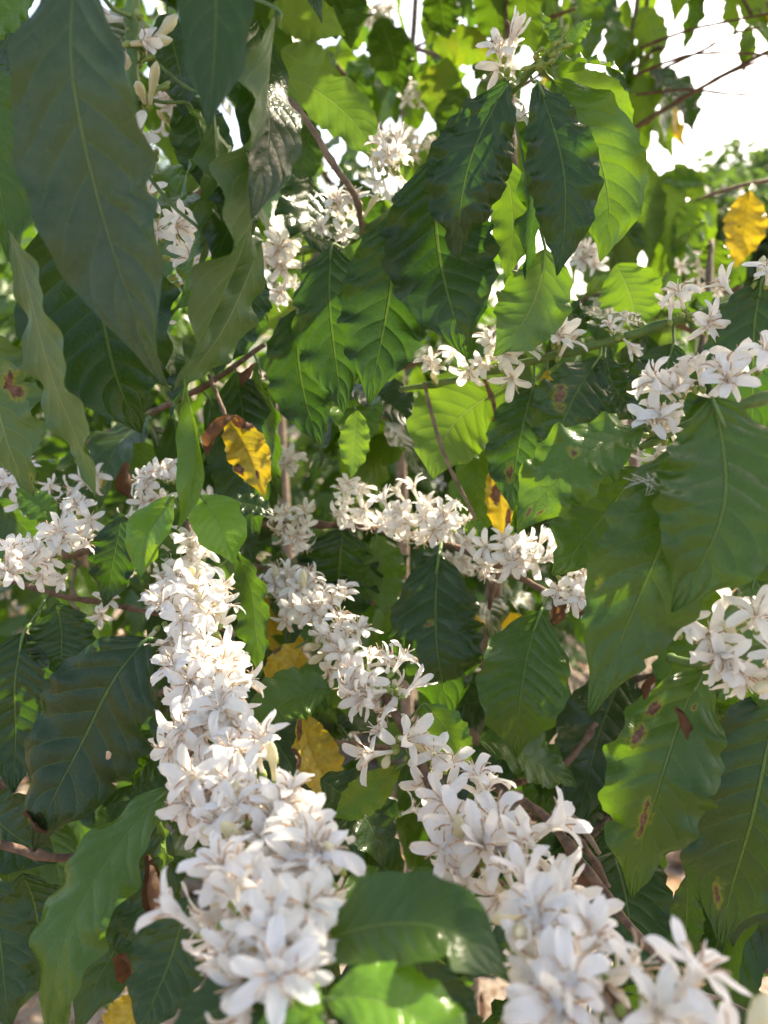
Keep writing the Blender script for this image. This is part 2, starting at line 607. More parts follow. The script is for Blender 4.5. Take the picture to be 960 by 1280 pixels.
def bud_mesh(seed, length=0.017, rad=0.0024, green=False):
    r = random.Random(seed)
    vs, fs = [], []
    prof = [(0, 0.45), (0.15, 0.5), (0.35, 0.55), (0.5, 0.8), (0.65, 1.0), (0.8, 0.92), (0.92, 0.55), (1.0, 0.06)]
    bx = r.uniform(-0.004, 0.004)
    tube(vs, fs, catmull([(V((bx * t * t, 0.1 * bx * t, length * t)), rad * k) for t, k in prof], 2), 9, True)
    # lengthwise seams of the rolled petals
    for i, p in enumerate(vs):
        an = math.atan2(p.y, p.x) + p.z * 180
        k = 1 + 0.05 * math.cos(5 * an)
        p.x *= k
        p.y *= k
    n = len(vs)
    nf = len(fs)
    v2, f2 = [], []
    tube(v2, f2, [(V((0, 0, -0.003)), 0.0009), (V((0, 0, -0.001)), 0.0018), (V((0, 0, 0.0012)), 0.0016)], 7, True)
    fs += [tuple(q + n for q in f) for f in f2]
    vs += v2
    o = mesh_obj('bud', vs, fs, [CALYX if green else BUD, CALYX], None, V((0, 0, 0)), [0] * nf + [1] * len(f2))
    me = o.data
    bpy.data.objects.remove(o)
    return me


OPEN = [flower_mesh(100 + i, od, cu, 6 if i == 4 else 5) for i, (od, cu) in enumerate(
    [(72, 45), (86, 75), (64, 30), (95, 90), (78, 20), (56, 70), (86, 130), (70, 100), (100, 50), (62, 140), (82, 60), (48, 60)])]
HALF = [flower_mesh(300 + i, od, cu) for i, (od, cu) in enumerate([(30, 15), (38, 30), (24, -5)])]
BUDS = [bud_mesh(500 + i, 0.0185 + 0.002 * i, 0.0026) for i in range(3)]
GBUDS = [bud_mesh(520 + i, 0.008 + 0.002 * i, 0.0014, True) for i in range(3)]
WILT = [flower_mesh(400 + i, 40, 150, plen=0.012) for i in range(2)]


def cluster(root, pts, n, size=1.0, bias=(0, 0.35, 0.75), spread=0.9, half=0.11, bud=0.07, gbud=0.0, wilt=0.0, label=None, jit=0.0035, seed=None):
    """blossoms packed round a length of stem; pts = (px, px, depth) along it"""
    r = random.Random(seed if seed is not None else rng.random())
    W = [P(*p) for p in pts]
    if len(W) == 1:
        W = [W[0], W[0] + V((0.004, 0.0, 0.0))]
    segs = [(W[i + 1] - W[i]).length for i in range(len(W) - 1)]
    tot = sum(segs)

    def along(s):
        s *= tot
        for i, L in enumerate(segs):
            if s <= L or i == len(segs) - 1:
                return W[i].lerp(W[i + 1], s / L if L else 0), (W[i + 1] - W[i]).normalized()
            s -= L
    cen = along(0.5)[0]
    # the cluster's own mesh: the knobbly node with bracts that the blossoms sit on
    vs, fs = [], []
    for q in range(max(2, int(tot / 0.012))):
        c, t = along(r.random())
        d = V((r.gauss(0, 1), r.gauss(0, 1), r.gauss(0, 1))).normalized()
        tube(vs, fs, [(c, 0.0016), (c + d * 0.002, 0.0021), (c + d * 0.0045, 0.0014), (c + d * 0.006, 0.0004)], 6, True)
    co = mesh_obj('flower_cluster', vs, fs, [CALYX], root, cen)
    co.location = cen - org(root)
    if label:
        co['label'] = label
    b = CV(bias)
    for k in range(n):
        c, t = along((k + r.random()) / n)
        d = V((r.gauss(0, 1), r.gauss(0, 1), r.gauss(0, 1))).normalized() * spread + b * r.uniform(0.4, 1.1)
        d = d - t * d.dot(t) * 0.55
        d.normalize()
        q = r.random()
        nm = 'flower'
        if q < bud:
            me, nm = r.choice(BUDS), 'bud'
        elif q < bud + gbud:
            me, nm = r.choice(GBUDS), 'bud'
        elif q < bud + gbud + half:
            me = r.choice(HALF)
        elif q < bud + gbud + half + wilt:
            me = r.choice(WILT)
        else:
            me = r.choice(OPEN)
        o = bpy.data.objects.new(nm, me)
        COL.objects.link(o)
        o.parent = co
        rot = d.to_track_quat('Z', 'Y') @ Quaternion((0, 0, 1), r.uniform(0, 2 * PI))
        o.rotation_mode = 'QUATERNION'
        o.rotation_quaternion = rot
        s = size * r.uniform(0.86, 1.12)
        o.scale = (s, s, s)
        off = V((r.gauss(0, jit), r.gauss(0, jit), r.gauss(0, jit)))
        o.location = c + d * r.uniform(0.001, 0.007) + off - cen
    return co


def scrap(root, px, d, size, seed, mat=None, name='dead_leaf', label=None, parent_loc=None):
    """a crumpled, curled bit of withered leaf"""
    r = random.Random(seed)
    c = P(px[0], px[1], d)
    L = size / FPX * d
    ax = V((r.gauss(0, .5), r.gauss(0, .5), -1)).normalized()
    sd = ax.orthogonal().normalized()
    sd.rotate(Quaternion(ax, r.uniform(0, 2 * PI)))
    nn = ax.cross(sd)
    vs, fs = [], []
    nu, nv = 10, 16
    for j in range(nv + 1):
        t = j / nv
        w = L * 0.26 * math.sin(PI * min(1, t * 0.92 + 0.05)) ** 0.7
        for i in range(nu + 1):
            x = -1 + 2 * i / nu
            a = x * (1.3 + 1.2 * t)
            p = c + ax * (L * (t - 0.5)) + sd * (math.sin(a) * w * 0.8) + nn * ((1 - math.cos(a)) * w * 0.8)
            q = p * (2.2 / L)
            p = p + noise.noise_vector(q + V((seed, 0, 0))) * L * 0.13
            p = p + noise.noise_vector(q * 3.1) * L * 0.035
            vs.append(p)
    n1 = nu + 1
    for j in range(nv):
        for i in range(nu):
            fs.append((j * n1 + i, j * n1 + i + 1, (j + 1) * n1 + i + 1, (j + 1) * n1 + i))
    o = mesh_obj(name, vs, fs, [mat or DEAD], root, org(root))
    if label:
        o['label'] = label
    return o

# ================================================================== light, sky, ground
el = math.asin(SUN.z)
az = math.atan2(SUN.x, SUN.y)
world = bpy.data.worlds.new('World')
scene.world = world
world.use_nodes = True
wn = world.node_tree
bg = wn.nodes['Background']
sky = wn.nodes.new('ShaderNodeTexSky')
sky.sky_type = 'NISHITA'
sky.sun_disc = False
sky.sun_elevation = el
sky.sun_rotation = az
sky.air_density = 1.0
sky.dust_density = 4.0
sky.ozone_density = 1.0
wn.links.new(sky.outputs[0], bg.inputs[0])
bg.inputs[1].default_value = 0.15
sd = bpy.data.lights.new('sun', 'SUN')
sd.energy = 4.4
sd.angle = math.radians(0.5)
sd.color = (1.0, 0.93, 0.80)
so = bpy.data.objects.new('sun', sd)
COL.objects.link(so)
so.rotation_euler = SUN.to_track_quat('Z', 'Y').to_euler()
# sun patches are placed here by leaving overhead leaves out along sun lines
OPENINGS = [(P(x, y, d), r) for x, y, d, r in [
    (338, 140, .335, .014), (282, 285, .34, .006), (400, 285, .56, .022), (525, 405, .47, .010), (405, 450, .49, .012), (745, 205, .45, .022),
    (640, 395, .46, .012), (630, 280, .475, .010), (545, 545, .53, .03), (640, 815, .475, .026), (800, 850, .375, .018), (862, 735, .318, .004),
    (905, 795, .35, .014), (860, 500, .375, .012), (540, 650, .56, .03), (690, 715, .515, .015), (195, 670, .45, .018),
    (270, 660, .45, .022), (440, 1265, .215, .02), (330, 1010, .33, .013), (380, 1090, .275, .008), (500, 850, .46, .01), (700, 610, .38, .006),
    (235, 590, .375, .012), (450, 110, .8, .05), (560, 100, .9, .06), (380, 170, .62, .03), (350, 330, .6, .015), (505, 200, .56, .012),
    (930, 290, .875, .05), (800, 350, .7, .05), (70, 700, .47, .01), (470, 100, 1.0, .05), (690, 30, 1.0, .05)]]


def in_opening(p, m=.013):
    for q, r in OPENINGS:
        v = p - q
        k = v.dot(SUN)
        if k > .03 and (v - SUN * k).length < r + m:
            return True
    return False


so.location = (3, 3, 5)

# ground: one sheet of dry soil and litter out to the horizon
m, nt = new_mat('dry_soil')
h = NT(nt)
tc = h.n('ShaderNodeTexCoord').outputs['Object']
n1 = h.noise(tc, 3.0, 6, 0.6)
n2 = h.noise(tc, 45, 5, 0.7)
c = h.mix(h.smooth(n1, 0.35, 0.65), rgb(0.19, 0.15, 0.115), rgb(0.31, 0.26, 0.21))
c = h.mix(h.smooth(n2, 0.5, 0.62), c, rgb(0.16, 0.10, 0.065))
bm_ = h.n('ShaderNodeBump')
bm_.inputs['Distance'].default_value = 0.02
h.link(n2, bm_.inputs['Height'])
h.out(h.principled(c, 0.9, bm_.outputs[0], 0.2).outputs[0])
SOIL = m
gv, gf = [], []
ext = [-400, -60, -12] + [-6 + i * 0.4 for i in range(31)] + [12, 60, 400]
for yy in ext:
    for xx in ext:
        z = 0.0
        if abs(xx) < 7 and abs(yy) < 7:
            z = noise.noise(V((xx * 0.9, yy * 0.9, 0))) * 0.05
        gv.append(V((xx, yy + 2, z)))
ng = len(ext)
for j in range(ng - 1):
    for i in range(ng - 1):
        gf.append((j * ng + i, j * ng + i + 1, (j + 1) * ng + i + 1, (j + 1) * ng + i))
g = mesh_obj('ground', gv, gf, [SOIL])
g['kind'] = 'structure'
g['label'] = 'dry reddish soil strewn with leaf litter under the coffee plants'

# litter: many fallen leaves
lv, lf, lm = [], [], []
lr = random.Random(5)
for k in range(1400):
    x, y = lr.uniform(-2.2, 2.2), lr.uniform(0.1, 4.5)
    z = noise.noise(V((x * 0.9, (y - 2) * 0.9, 0))) * 0.05 + 0.012
    a = lr.uniform(0, 2 * PI)
    L = lr.uniform(0.06, 0.13)
    s_, t_ = V((-math.sin(a), math.cos(a), lr.uniform(-.2, .2))), V((math.cos(a), math.sin(a), lr.uniform(-.15, .15)))
    o_ = len(lv)
    for j, (tt, ww) in enumerate([(0, 0.02), (0.25, 0.2), (0.55, 0.24), (0.8, 0.13), (1, 0.01)]):
        for i in (-1, 0, 1):
            lv.append(V((x, y, z)) + t_ * (L * tt) + s_ * (L * ww * i) + V((0, 0, 0.012 * abs(i) * lr.uniform(0.3, 1.4))))
    for j in range(4):
        for i in range(2):
            lf.append((o_ + j * 3 + i, o_ + j * 3 + i + 1, o_ + (j + 1) * 3 + i + 1, o_ + (j + 1) * 3 + i))
            lm.append(k % 3)
lit = mesh_obj('leaf_litter', lv, lf, [DEAD, make_plain('pale_litter', (0.34, 0.24, 0.16), (0.52, 0.42, 0.31), 40, 0.8),
                                       make_plain('tan_litter', (0.22, 0.12, 0.06), (0.36, 0.22, 0.12), 40, 0.8)], None, V((0, 0, 0)), lm)
lit['kind'] = 'stuff'
lit['label'] = 'dry brown and tan leaves lying on the soil'
lit['category'] = 'leaf litter'

# ================================================================== flowering and leafy branches near the camera
FB = 'coffee branches lined with white blossom'
LB = 'leafy coffee branches of the nearest bush'

# ---- A: tall shoot at the upper edge with the big grey leaf
A = thing('coffee_shoot', 'upright green shoot carrying the biggest dusty dark leaf, with buds at its joints', 'branch', P(172, 300, .37), LB)
stem(A, [(P(190, -900, .42), .0030), (P(180, -300, .37), .0030), (P(166, -40, .35), .0032), (P(166, 70, .35), .0031), (P(172, 190, .36), .0030), (P(190, 330, .38), .0030), (P(200, 440, .41), .0026)], GREEN, world=True, nodes=0.045)
leaf(A, (100, -45, .275), (219, 486, .30), 166, (-98, -10, -.01), (-.12, .12, 1), stalk=(166, 20, .35), dusty=1.0, fold=.12, wave=.06, wn=3, seed=3, rnd=.05, tip_roll=-.9, nv=56, nu=18, label='largest leaf, dark and dusty with a pale midrib')
leaf(A, (268, -150, .26), (260, 166, .26), 94, (12, 0, .0), (.15, .45, .8), fold=.25, wave=.06, wn=2, seed=4, rnd=.1)
leaf(A, (345, 10, .32), (221, 492, .335), 96, (62, 10, 0), (-.96, .02, -.10), stalk=(190, -90, .36), fold=.30, wave=.30, wn=3.5, seed=5, rnd=.4, nv=56, label='pale twisted leaf hanging edge on')
leaf(A, (322, 25, .365), (318, 272, .305), 96, (30, 0, .0), 'glint', fold=.06, wave=.10, wn=3, seed=6, rnd=.1)
leaf(A, (304, 215, .36), (264, 332, .325), 64, (12, 0, .0), 'glint', fold=.05, wave=.2, wn=3, seed=66, rnd=.1)
leaf(A, (328, 300, .37), (222, 486, .37), 66, (10, 30, 0), (-.5, .2, -.85), fold=.35, wave=.34, wn=4, seed=7, rnd=.6)
leaf(A, (266, 128, .345), (250, 340, .35), 44, (24, 0, 0), (-.8, .1, -.5), stalk=(170, 52, .35), fold=.3, wave=.25, wn=3, seed=8, rnd=.6)
leaf(A, (248, 285, .35), (210, 405, .36), 46, (18, 10, 0), (-.6, .2, .5), stalk=(180, 212, .362), fold=.3, wave=.2, wn=2, seed=9, rnd=.7, young=.3)
leaf(A, (232, 128, .37), (300, 250, .40), 40, (20, -10, 0), (.2, .6, .6), stalk=(174, 120, .357), fold=.2, wave=.1, seed=10, young=.4, rnd=.4)
leaf(A, (232, 470, .37), (220, 664, .375), 38, (34, 10, 0), (-.25, .3, 1), fold=.7, wave=.10, wn=2, seed=11, young=.55, twist=2.2, twist0=-1.1, rnd=.8, label='narrow twisted young leaf, pale glossy green')
leaf(A, (100, 240, .36), (176, 542, .375), 196, (-20, 20, 0), (-.05, .15, 1), fold=.12, wave=.06, wn=3, seed=12, rnd=.0, stalk=(180, 215, .37))
leaf(A, (6, 285, .325), (118, 628, .34), 92, (18, 40, 0), (.62, .12, -.70), fold=.12, wave=.11, wn=4, seed=13, rnd=.9, nv=56, label='wavy leaf showing its pale underside')
leaf(A, (-60, 380, .36), (42, 622, .38), 120, (0, 0, 0), (.3, .2, -.9), fold=.15, wave=.12, seed=14, rnd=.7, spots=((.5, .45, .12), (.7, .98, .12)))
leaf(A, (-50, 40, .36), (12, 330, .37), 96, (20, 0, 0), (.5, .2, .8), fold=.2, wave=.1, seed=15, rnd=.5, young=.2)
leaf(A, (45, -10, .40), (-40, 60, .40), 60, (0, -10, 0), (.2, .3, .8), seed=16, young=.5, rnd=.9)
cluster(A, [(166, 30, .35), (176, 60, .35)], 5, 1.0, (.5, .3, .4), half=.1, bud=.7, gbud=.2, seed=21)
cluster(A, [(170, 92, .355), (176, 132, .357)], 7, .95, (.6, .2, .4), half=.1, bud=.35, gbud=.45, seed=22)
cluster(A, [(178, 195, .362), (184, 215, .362)], 6, .9, (.3, .2, .6), half=.0, bud=.0, gbud=.9, seed=23)
cluster(A, [(205, 262, .43), (214, 300, .43)], 5, .95, (.5, .2, .8), seed=24)
cluster(A, [(205, 335, .43), (222, 370, .43)], 6, .95, (.4, .1, .8), seed=25)
cluster(A, [(150, 170, .37), (150, 215, .37)], 5, 1.0, (-.2, .2, .8), half=.3, seed=26)
# unseen leaves added to this shoot above the picture's edge, for shade
ur = random.Random(77)
for k in range(16):
    y0 = -180 - k * 45
    b_ = (185 + ur.uniform(-20, 20), y0, .37 + k * .004)
    sgn = 1 if k % 2 else -1
    e_ = (b_[0] + sgn * ur.uniform(120, 300), y0 + ur.uniform(120, 330), b_[2] + ur.uniform(-.05, .08))
    if in_opening((P(*b_) + P(*e_)) * .5, .05):
        continue
    leaf(A, (b_[0] + sgn * 30, y0 + 5, b_[2]), e_, 130, (sgn * 30, -50, 0), (ur.uniform(-.4, .4), .7, .5), stalk=b_, seed=200 + k, nu=8, nv=20)

# ---- B: drooping leaves high in the middle
B = thing('coffee_branch', 'leafy green branch whose six dark leaves hang like curtains from under a pale young tip', 'branch', P(440, 300, .58), LB)
stem(B, [(P(300, 345, .64), .0030), (P(360, 318, .61), .0030), (P(440, 298, .57), .0030), (P(520, 240, .52), .0029), (P(600, 160, .46), .0028), (P(655, 96, .43), .0026), (P(690, 66, .42), .0022), (P(706, 44, .42), .0012)], GREEN, world=True, nodes=0.05)
leaf(B, (636, 104, .405), (574, 328, .415), 102, (-42, -6, -.01), (.10, .28, 1), stalk=(650, 100, .43), fold=.12, wave=.13, wn=5, seed=30, rnd=.0, nv=56, tip_roll=.6)
leaf(B, (545, 205, .455), (584, 448, .455), 138, (-28, 0, -.01), (-.05, .1, 1), stalk=(560, 195, .50), fold=.10, wave=.06, wn=5, seed=31, rnd=.05)
leaf(B, (505, 262, .47), (462, 506, .47), 122, (0, 0, 0), (-.1, .05, 1), stalk=(520, 240, .52), fold=.10, wave=.06, wn=5, seed=32, rnd=.1)
leaf(B, (415, 305, .50), (432, 520, .485), 98, (-18, 0, 0), (-.15, .1, 1), stalk=(440, 298, .57), fold=.12, wave=.08, wn=4, seed=33, rnd=.2)
leaf(B, (372, 385, .52), (402, 560, .52), 84, (-22, 0, 0), (.1, .0, 1), stalk=(380, 312, .60), fold=.1, wave=.06, seed=34, rnd=.0)
leaf(B, (672, 102, .40), (696, 345, .405), 88, (42, 0, -.005), (-.12, .22, 1), stalk=(662, 92, .43), fold=.14, wave=.13, wn=5, seed=35, rnd=.0, nv=56)
leaf(B, (690, 100, .44), (750, 330, .445), 104, (70, -6, 0), (-.25, .1, .9), stalk=(676, 80, .42), fold=.12, wave=.12, wn=4, seed=36, rnd=.9, young=.45, label='bright green leaf lit through from behind')
leaf(B, (682, 312, .46), (616, 446, .46), 92, (30, 10, 0), (.15, .1, -1), stalk=(640, 130, .45), fold=.1, wave=.12, wn=4, seed=37, rnd=.6, young=.25)
leaf(B, (630, 200, .47), (632, 352, .47), 56, (20, 0, 0), (.2, .1, -1), stalk=(612, 150, .46), fold=.1, wave=.16, wn=4, seed=38, rnd=.9, young=.5)
leaf(B, (668, 110, .45), (656, 350, .45), 60, (20, 0, 0), (-.8, .1, .5), fold=.2, wave=.22, wn=4, seed=39, rnd=.1)
leaf(B, (690, 84, .415), (782, 100, .42), 38, (10, -28, 0), (0, .7, .6), stalk=(684, 72, .42), fold=.35, wave=.10, seed=40, young=.5, rnd=.6)
leaf(B, (702, 96, .45), (790, 175, .47), 52, (20, -14, 0), (0, .6, -.6), fold=.2, wave=.08, seed=41, young=.7, rnd=.9)
leaf(B, (694, 66, .42), (676, 14, .42), 34, (-8, 0, 0), (.6, .1, .7), fold=.6, wave=.12, seed=42, young=.4, rnd=.6)
leaf(B, (712, 58, .42), (740, 22, .42), 20, (0, 0, 0), (-.2, .2, 1), stalk=(704, 48, .42), fold=.3, wave=.08, seed=43, young=1, yellow=.25, rnd=1, label='tiny yellow green new leaf')
leaf(B, (384, 222, .585), (424, 334, .535), 90, (-24, 6, 0), 'glint', stalk=(400, 305, .58), fold=.12, wave=.1, seed=44, rnd=.3)
leaf(B, (446, 512, .50), (440, 598, .50), 40, (0, 0, 0), (.2, .1, -1), seed=45, young=.7, rnd=.8)
cluster(B, [(425, 280, .565), (450, 272, .56)], 11, .95, (-.1, .8, .5), seed=50)
cluster(B, [(340, 322, .60), (368, 330, .60)], 11, 1.0, (-.2, .3, .8), seed=51)
cluster(B, [(478, 222, .56), (512, 200, .56)], 16, .95, (-.3, .8, .5), seed=52)
cluster(B, [(372, 372, .60), (362, 388, .60)], 5, .9, (-.1, .2, .8), seed=53)
cluster(B, [(628, 92, .42), (640, 96, .42)], 4, 1.0, (-.3, .9, .4), half=.5, seed=54)
cluster(B, [(668, 84, .42), (682, 76, .42)], 6, 1.0, (.0, .6, .5), bud=0, gbud=1, seed=55)
cluster(B, [(620, 160, .46), (628, 170, .46)], 2, 1.0, (.2, -.6, .8), seed=56)

# ---- C: straight green branch crossing the upper right
Cc = thing('coffee_branch', 'straight green branch rising to the edge with single blossoms spaced along it', 'branch', P(640, 455, .52), FB)
stem(Cc, [(P(500, 486, .54), .0016), (P(545, 480, .53), .0022), (P(640, 457, .52), .0027), (P(740, 433, .50), .0028), (P(850, 400, .48), .0029), (P(985, 362, .46), .0030), (P(1120, 320, .45), .0032)], GREEN, world=True, nodes=0.05)
cluster(Cc, [(540, 476, .525), (556, 470, .525)], 4, .85, (0, .9, .4), seed=60)
cluster(Cc, [(608, 448, .51), (640, 462, .51)], 9, 1.0, (-.1, .3, .8), seed=61)
cluster(Cc, [(692, 442, .505), (698, 440, .505)], 3, 1.1, (0, 1, .3), half=.4, seed=62)
cluster(Cc, [(770, 424, .49), (780, 420, .49)], 5, .7, (0, .8, .4), gbud=.5, wilt=.4, seed=63)
cluster(Cc, [(842, 398, .465), (866, 392, .465)], 4, 1.0, (0, .8, .5), wilt=.2, seed=64)
cluster(Cc, [(930, 366, .455), (945, 360, .455)], 3, .95, (0, .9, .4), half=.3, seed=65)
leaf(Cc, (750, 445, .48), (690, 575, .47), 92, (-22, 10, -.01), (-.1, .25, .9), stalk=(752, 432, .497), fold=.12, wave=.10, seed=70, rnd=.5, spots=((.35, .42, .10), (.2, .5, .07), (.5, .36, .06)))
leaf(Cc, (756, 448, .485), (800, 530, .48), 78, (-10, 0, 0), (.2, .3, .9), stalk=(756, 432, .497), fold=.16, wave=.13, seed=71, rnd=.3)
leaf(Cc, (842, 428, .47), (808, 548, .47), 86, (0, 0, 0), (-.1, .3, 1), stalk=(842, 404, .482), fold=.12, wave=.07, seed=72, rnd=.1)
leaf(Cc, (955, 345, .45), (945, 560, .45), 112, (-20, 0, 0), (-.2, .25, 1), stalk=(985, 362, .46), fold=.1, wave=.06, seed=73, rnd=.05)
leaf(Cc, (668, 478, .51), (640, 640, .50), 82, (-12, 0, 0), (-.1, .15, 1), stalk=(668, 450, .517), fold=.12, wave=.06, seed=74, rnd=.2, spots=((.2, .7, .10),))
leaf(Cc, (700, 395, .53), (760, 412, .53), 50, (0, -20, 0), (.1, .7, .6), stalk=(720, 438, .505), fold=.14, wave=.08, seed=75, rnd=.5, spots=((.1, .6, .10),))
leaf(Cc, (684, 462, .51), (690, 535, .51), 30, (0, 0, 0), (0, .1, 1), stalk=(684, 446, .51), yellow=.55, young=.6, rnd=.9, seed=76, label='small yellowing leaf')
leaf(Cc, (640, 478, .54), (540, 600, .54), 118, (-40, -20, 0), (-.1, .35, -1), stalk=(640, 457, .52), fold=.08, wave=.06, seed=77, young=.6, rnd=.9)
leaf(Cc, (800, 410, .50), (720, 385, .54), 60, (0, -10, 0), (0, .8, .5), stalk=(800, 415, .49), seed=78, young=.3, rnd=.7)
leaf(Cc, (870, 395, .50), (770, 440, .56), 64, (-10, -14, 0), (0, .8, .4), stalk=(872, 394, .478), seed=79, young=.6, rnd=.8)
leaf(Cc, (770, 330, .60), (800, 420, .60), 76, (10, 0, 0), (.2, .3, -.9), seed=80, young=.6, rnd=.9)

# ---- D: branch with large smooth leaves at the right
D = thing('coffee_branch', 'branch with two big smooth green leaves hanging at the edge, blossom tuft above them', 'branch', P(960, 500, .37), LB)
stem(D, [(P(1120, 430, .36), .0032), (P(1010, 480, .36), .0030), (P(910, 510, .365), .0027), (P(850, 535, .375), .0023), (P(800, 560, .39), .0018)], GREEN, world=True)
leaf(D, (890, 498, .325), (838, 765, .315), 168, (82, -10, -.01), (-.10, .35, 1), stalk=(905, 512, .365), fold=.10, wave=.085, wn=4, seed=90, rnd=.9, young=.14, nv=60, nu=18, tip_roll=-.3)
leaf(D, (872, 546, .345), (735, 897, .335), 146, (24, -30, -.01), (-.1, .25, 1), stalk=(872, 526, .37), fold=.09, wave=.07, wn=4, seed=91, rnd=.8, young=.08, nv=60, nu=18, spots=((.75, .62, .03),))
leaf(D, (806, 532, .37), (646, 668, .36), 96, (-30, -30, -.01), (.05, .55, .8), stalk=(822, 546, .385), fold=.15, wave=.20, wn=4, seed=92, rnd=1, young=.32, nv=56, spots=((.2, .42, .05), (.1, .86, .07), (-.4, .82, .06)))
leaf(D, (798, 585, .40), (690, 720, .40), 120, (10, 0, 0), (.1, .45, .9), fold=.1, wave=.07, seed=93, rnd=.9, young=.25)
leaf(D, (960, 560, .36), (965, 720, .36), 70, (20, 0, 0), (-.2, .2, .9), seed=94, young=.5, rnd=.8, spots=((-.6, .6, .12),))
cluster(D, [(840, 515, .375), (885, 490, .37), (925, 490, .365)], 13, 1.0, (-.15, .9, .5), seed=95)
cluster(D, [(812, 548, .385), (840, 535, .385)], 7, 1.0, (-.6, .2, .7), seed=96)

# ---- D2: second right branch, sunlit blossom and the scorched leaf
D2 = thing('coffee_branch', 'branch with a sunlit blossom tuft above a broad leaf that has brown scorched patches', 'branch', P(960, 800, .36), FB)
stem(D2, [(P(1150, 760, .35), .0034), (P(1010, 800, .35), .0031), (P(930, 815, .36), .0029), (P(875, 830, .37), .0025), (P(838, 822, .39), .0020)], GREEN, world=True)
cluster(D2, [(862, 798, .358), (895, 790, .352), (935, 800, .346)], 15, 1.05, (-.2, .35, .8), seed=100)
cluster(D2, [(945, 845, .345), (985, 850, .345)], 6, 1.0, (-.2, .1, .8), seed=101)
leaf(D2, (882, 836, .38), (792, 1128, .375), 136, (-28, -10, -.01), (-.1, .22, 1), stalk=(890, 826, .37), fold=.09, wave=.12, wn=4.5, seed=102, rnd=.8, young=.22, nv=60, nu=18, spots=((.62, .24, .07), (.66, .36, .07), (.12, .60, .05), (.10, .66, .055), (.14, .72, .05), (-.2, .16, .03)), label='broad leaf with brown scorched patches')
leaf(D2, (985, 862, .38), (902, 1190, .385), 178, (-10, -20, 0), (-.15, .2, 1), stalk=(985, 805, .352), fold=.10, wave=.08, wn=4, seed=103, rnd=.15, nv=56, nu=16, spots=((-.55, .26, .035), (.35, .82, .065)))
leaf(D2, (900, 850, .40), (880, 960, .42), 80, (10, 0, 0), (.1, .2, 1), seed=104, rnd=.4)
leaf(D2, (950, 850, .385), (905, 905, .40), 46, (-10, -6, 0), (.1, .6, .7), seed=105, young=.6, rnd=.9)
leaf(D2, (860, 1095, .41), (856, 1215, .42), 40, (0, 0, 0), (-.3, .2, .9), seed=106, rnd=.3, yellow=.15)
leaf(D2, (935, 905, .42), (985, 1010, .42), 90, (0, 0, 0), (-.2, .2, .9), seed=107, rnd=.3)
# wisps of web caught on the smooth leaf
wv, wf = [], []
wr_ = random.Random(9)
for k in range(22):
    a = (815 + wr_.gauss(0, 9), 603 + wr_.gauss(0, 5), .328)
    b = (a[0] + wr_.gauss(0, 11), a[1] + wr_.gauss(0, 6), .328 + wr_.uniform(-.003, .003))
    tube(wv, wf, [(P(*a), .00009), ((P(*a) + P(*b)) * .5 - FWD * wr_.uniform(0, .002), .00011), (P(*b), .00008)], 4)
web = mesh_obj('cobweb', wv, wf, [make_plain('web_silk', (.6, .6, .58), (.75, .75, .72), 100, .6)])
web['label'] = 'small wisp of pale web on a big smooth leaf'
web['category'] = 'cobweb'
scrap(D2, (812, 860), .362, 34, 5, name='dead_leaf')
scrap(D2, (850, 905), .365, 42, 6, name='dead_leaf')

# ---- E: brown twig across the middle with small blossom tufts
E = thing('coffee_branch', 'thin brown branch crossing the middle with three dense tufts of small blossoms', 'branch', P(500, 670, .56), FB)
stem(E, [(P(250, 655, .66), .0024), (P(330, 655, .62), .0026), (P(410, 656, .60), .0027), (P(500, 666, .58), .0027), (P(590, 692, .55), .0027), (P(680, 738, .52), .0025), (P(742, 775, .50), .0020)], BARK, world=True)
cluster(E, [(350, 655, .60), (395, 650, .59)], 15, .85, (-.1, .2, .9), seed=110)
cluster(E, [(425, 635, .58), (458, 625, .58)], 9, .85, (0, .6, .7), seed=111)
cluster(E, [(478, 650, .565), (530, 645, .56), (572, 655, .55)], 30, .95, (-.05, .3, .9), seed=112)
cluster(E, [(605, 685, .53), (645, 695, .525), (672, 705, .52)], 19, .95, (0, .2, .9), seed=113)
cluster(E, [(690, 720, .51), (722, 735, .505), (738, 760, .50)], 14, .95, (.1, .2, .9), seed=114)
cluster(E, [(300, 640, .63), (270, 625, .63)], 12, .85, (0, .5, .8), seed=115)
leaf(E, (549, 692, .53), (566, 905, .51), 116, (-24, 0, -.02), (-.15, .15, 1), stalk=(552, 676, .565), fold=.14, wave=.09, wn=4, seed=116, rnd=.3, nv=52, spots=((.15, .42, .02),))
leaf(E, (676, 764, .48), (646, 950, .47), 110, (-18, 0, -.01), (-.1, .25, 1), stalk=(684, 742, .515), fold=.15, wave=.08, wn=3, seed=117, rnd=.6, young=.25, nv=52)
leaf(E, (600, 925, .50), (720, 985, .50), 74, (10, -16, 0), (0, .7, .6), seed=118, rnd=.4, young=.25, spots=((-.3, .35, .06),))
leaf(E, (584, 672, .54), (604, 650, .54), 26, (0, 0, 0), (0, .2, 1), seed=119, young=.7, rnd=.7)
leaf(E, (430, 660, .60), (415, 790, .60), 110, (0, 0, 0), (-.1, .1, 1), stalk=(425, 657, .60), seed=120, rnd=.0)
leaf(E, (470, 668, .60), (480, 770, .59), 60, (10, 0, 0), (.3, .1, .9), stalk=(466, 662, .59), seed=121, rnd=.7, young=.4)
scrap(E, (700, 765), .50, 46, 9)
scrap(E, (722, 752), .50, 30, 10, DRYPETAL)

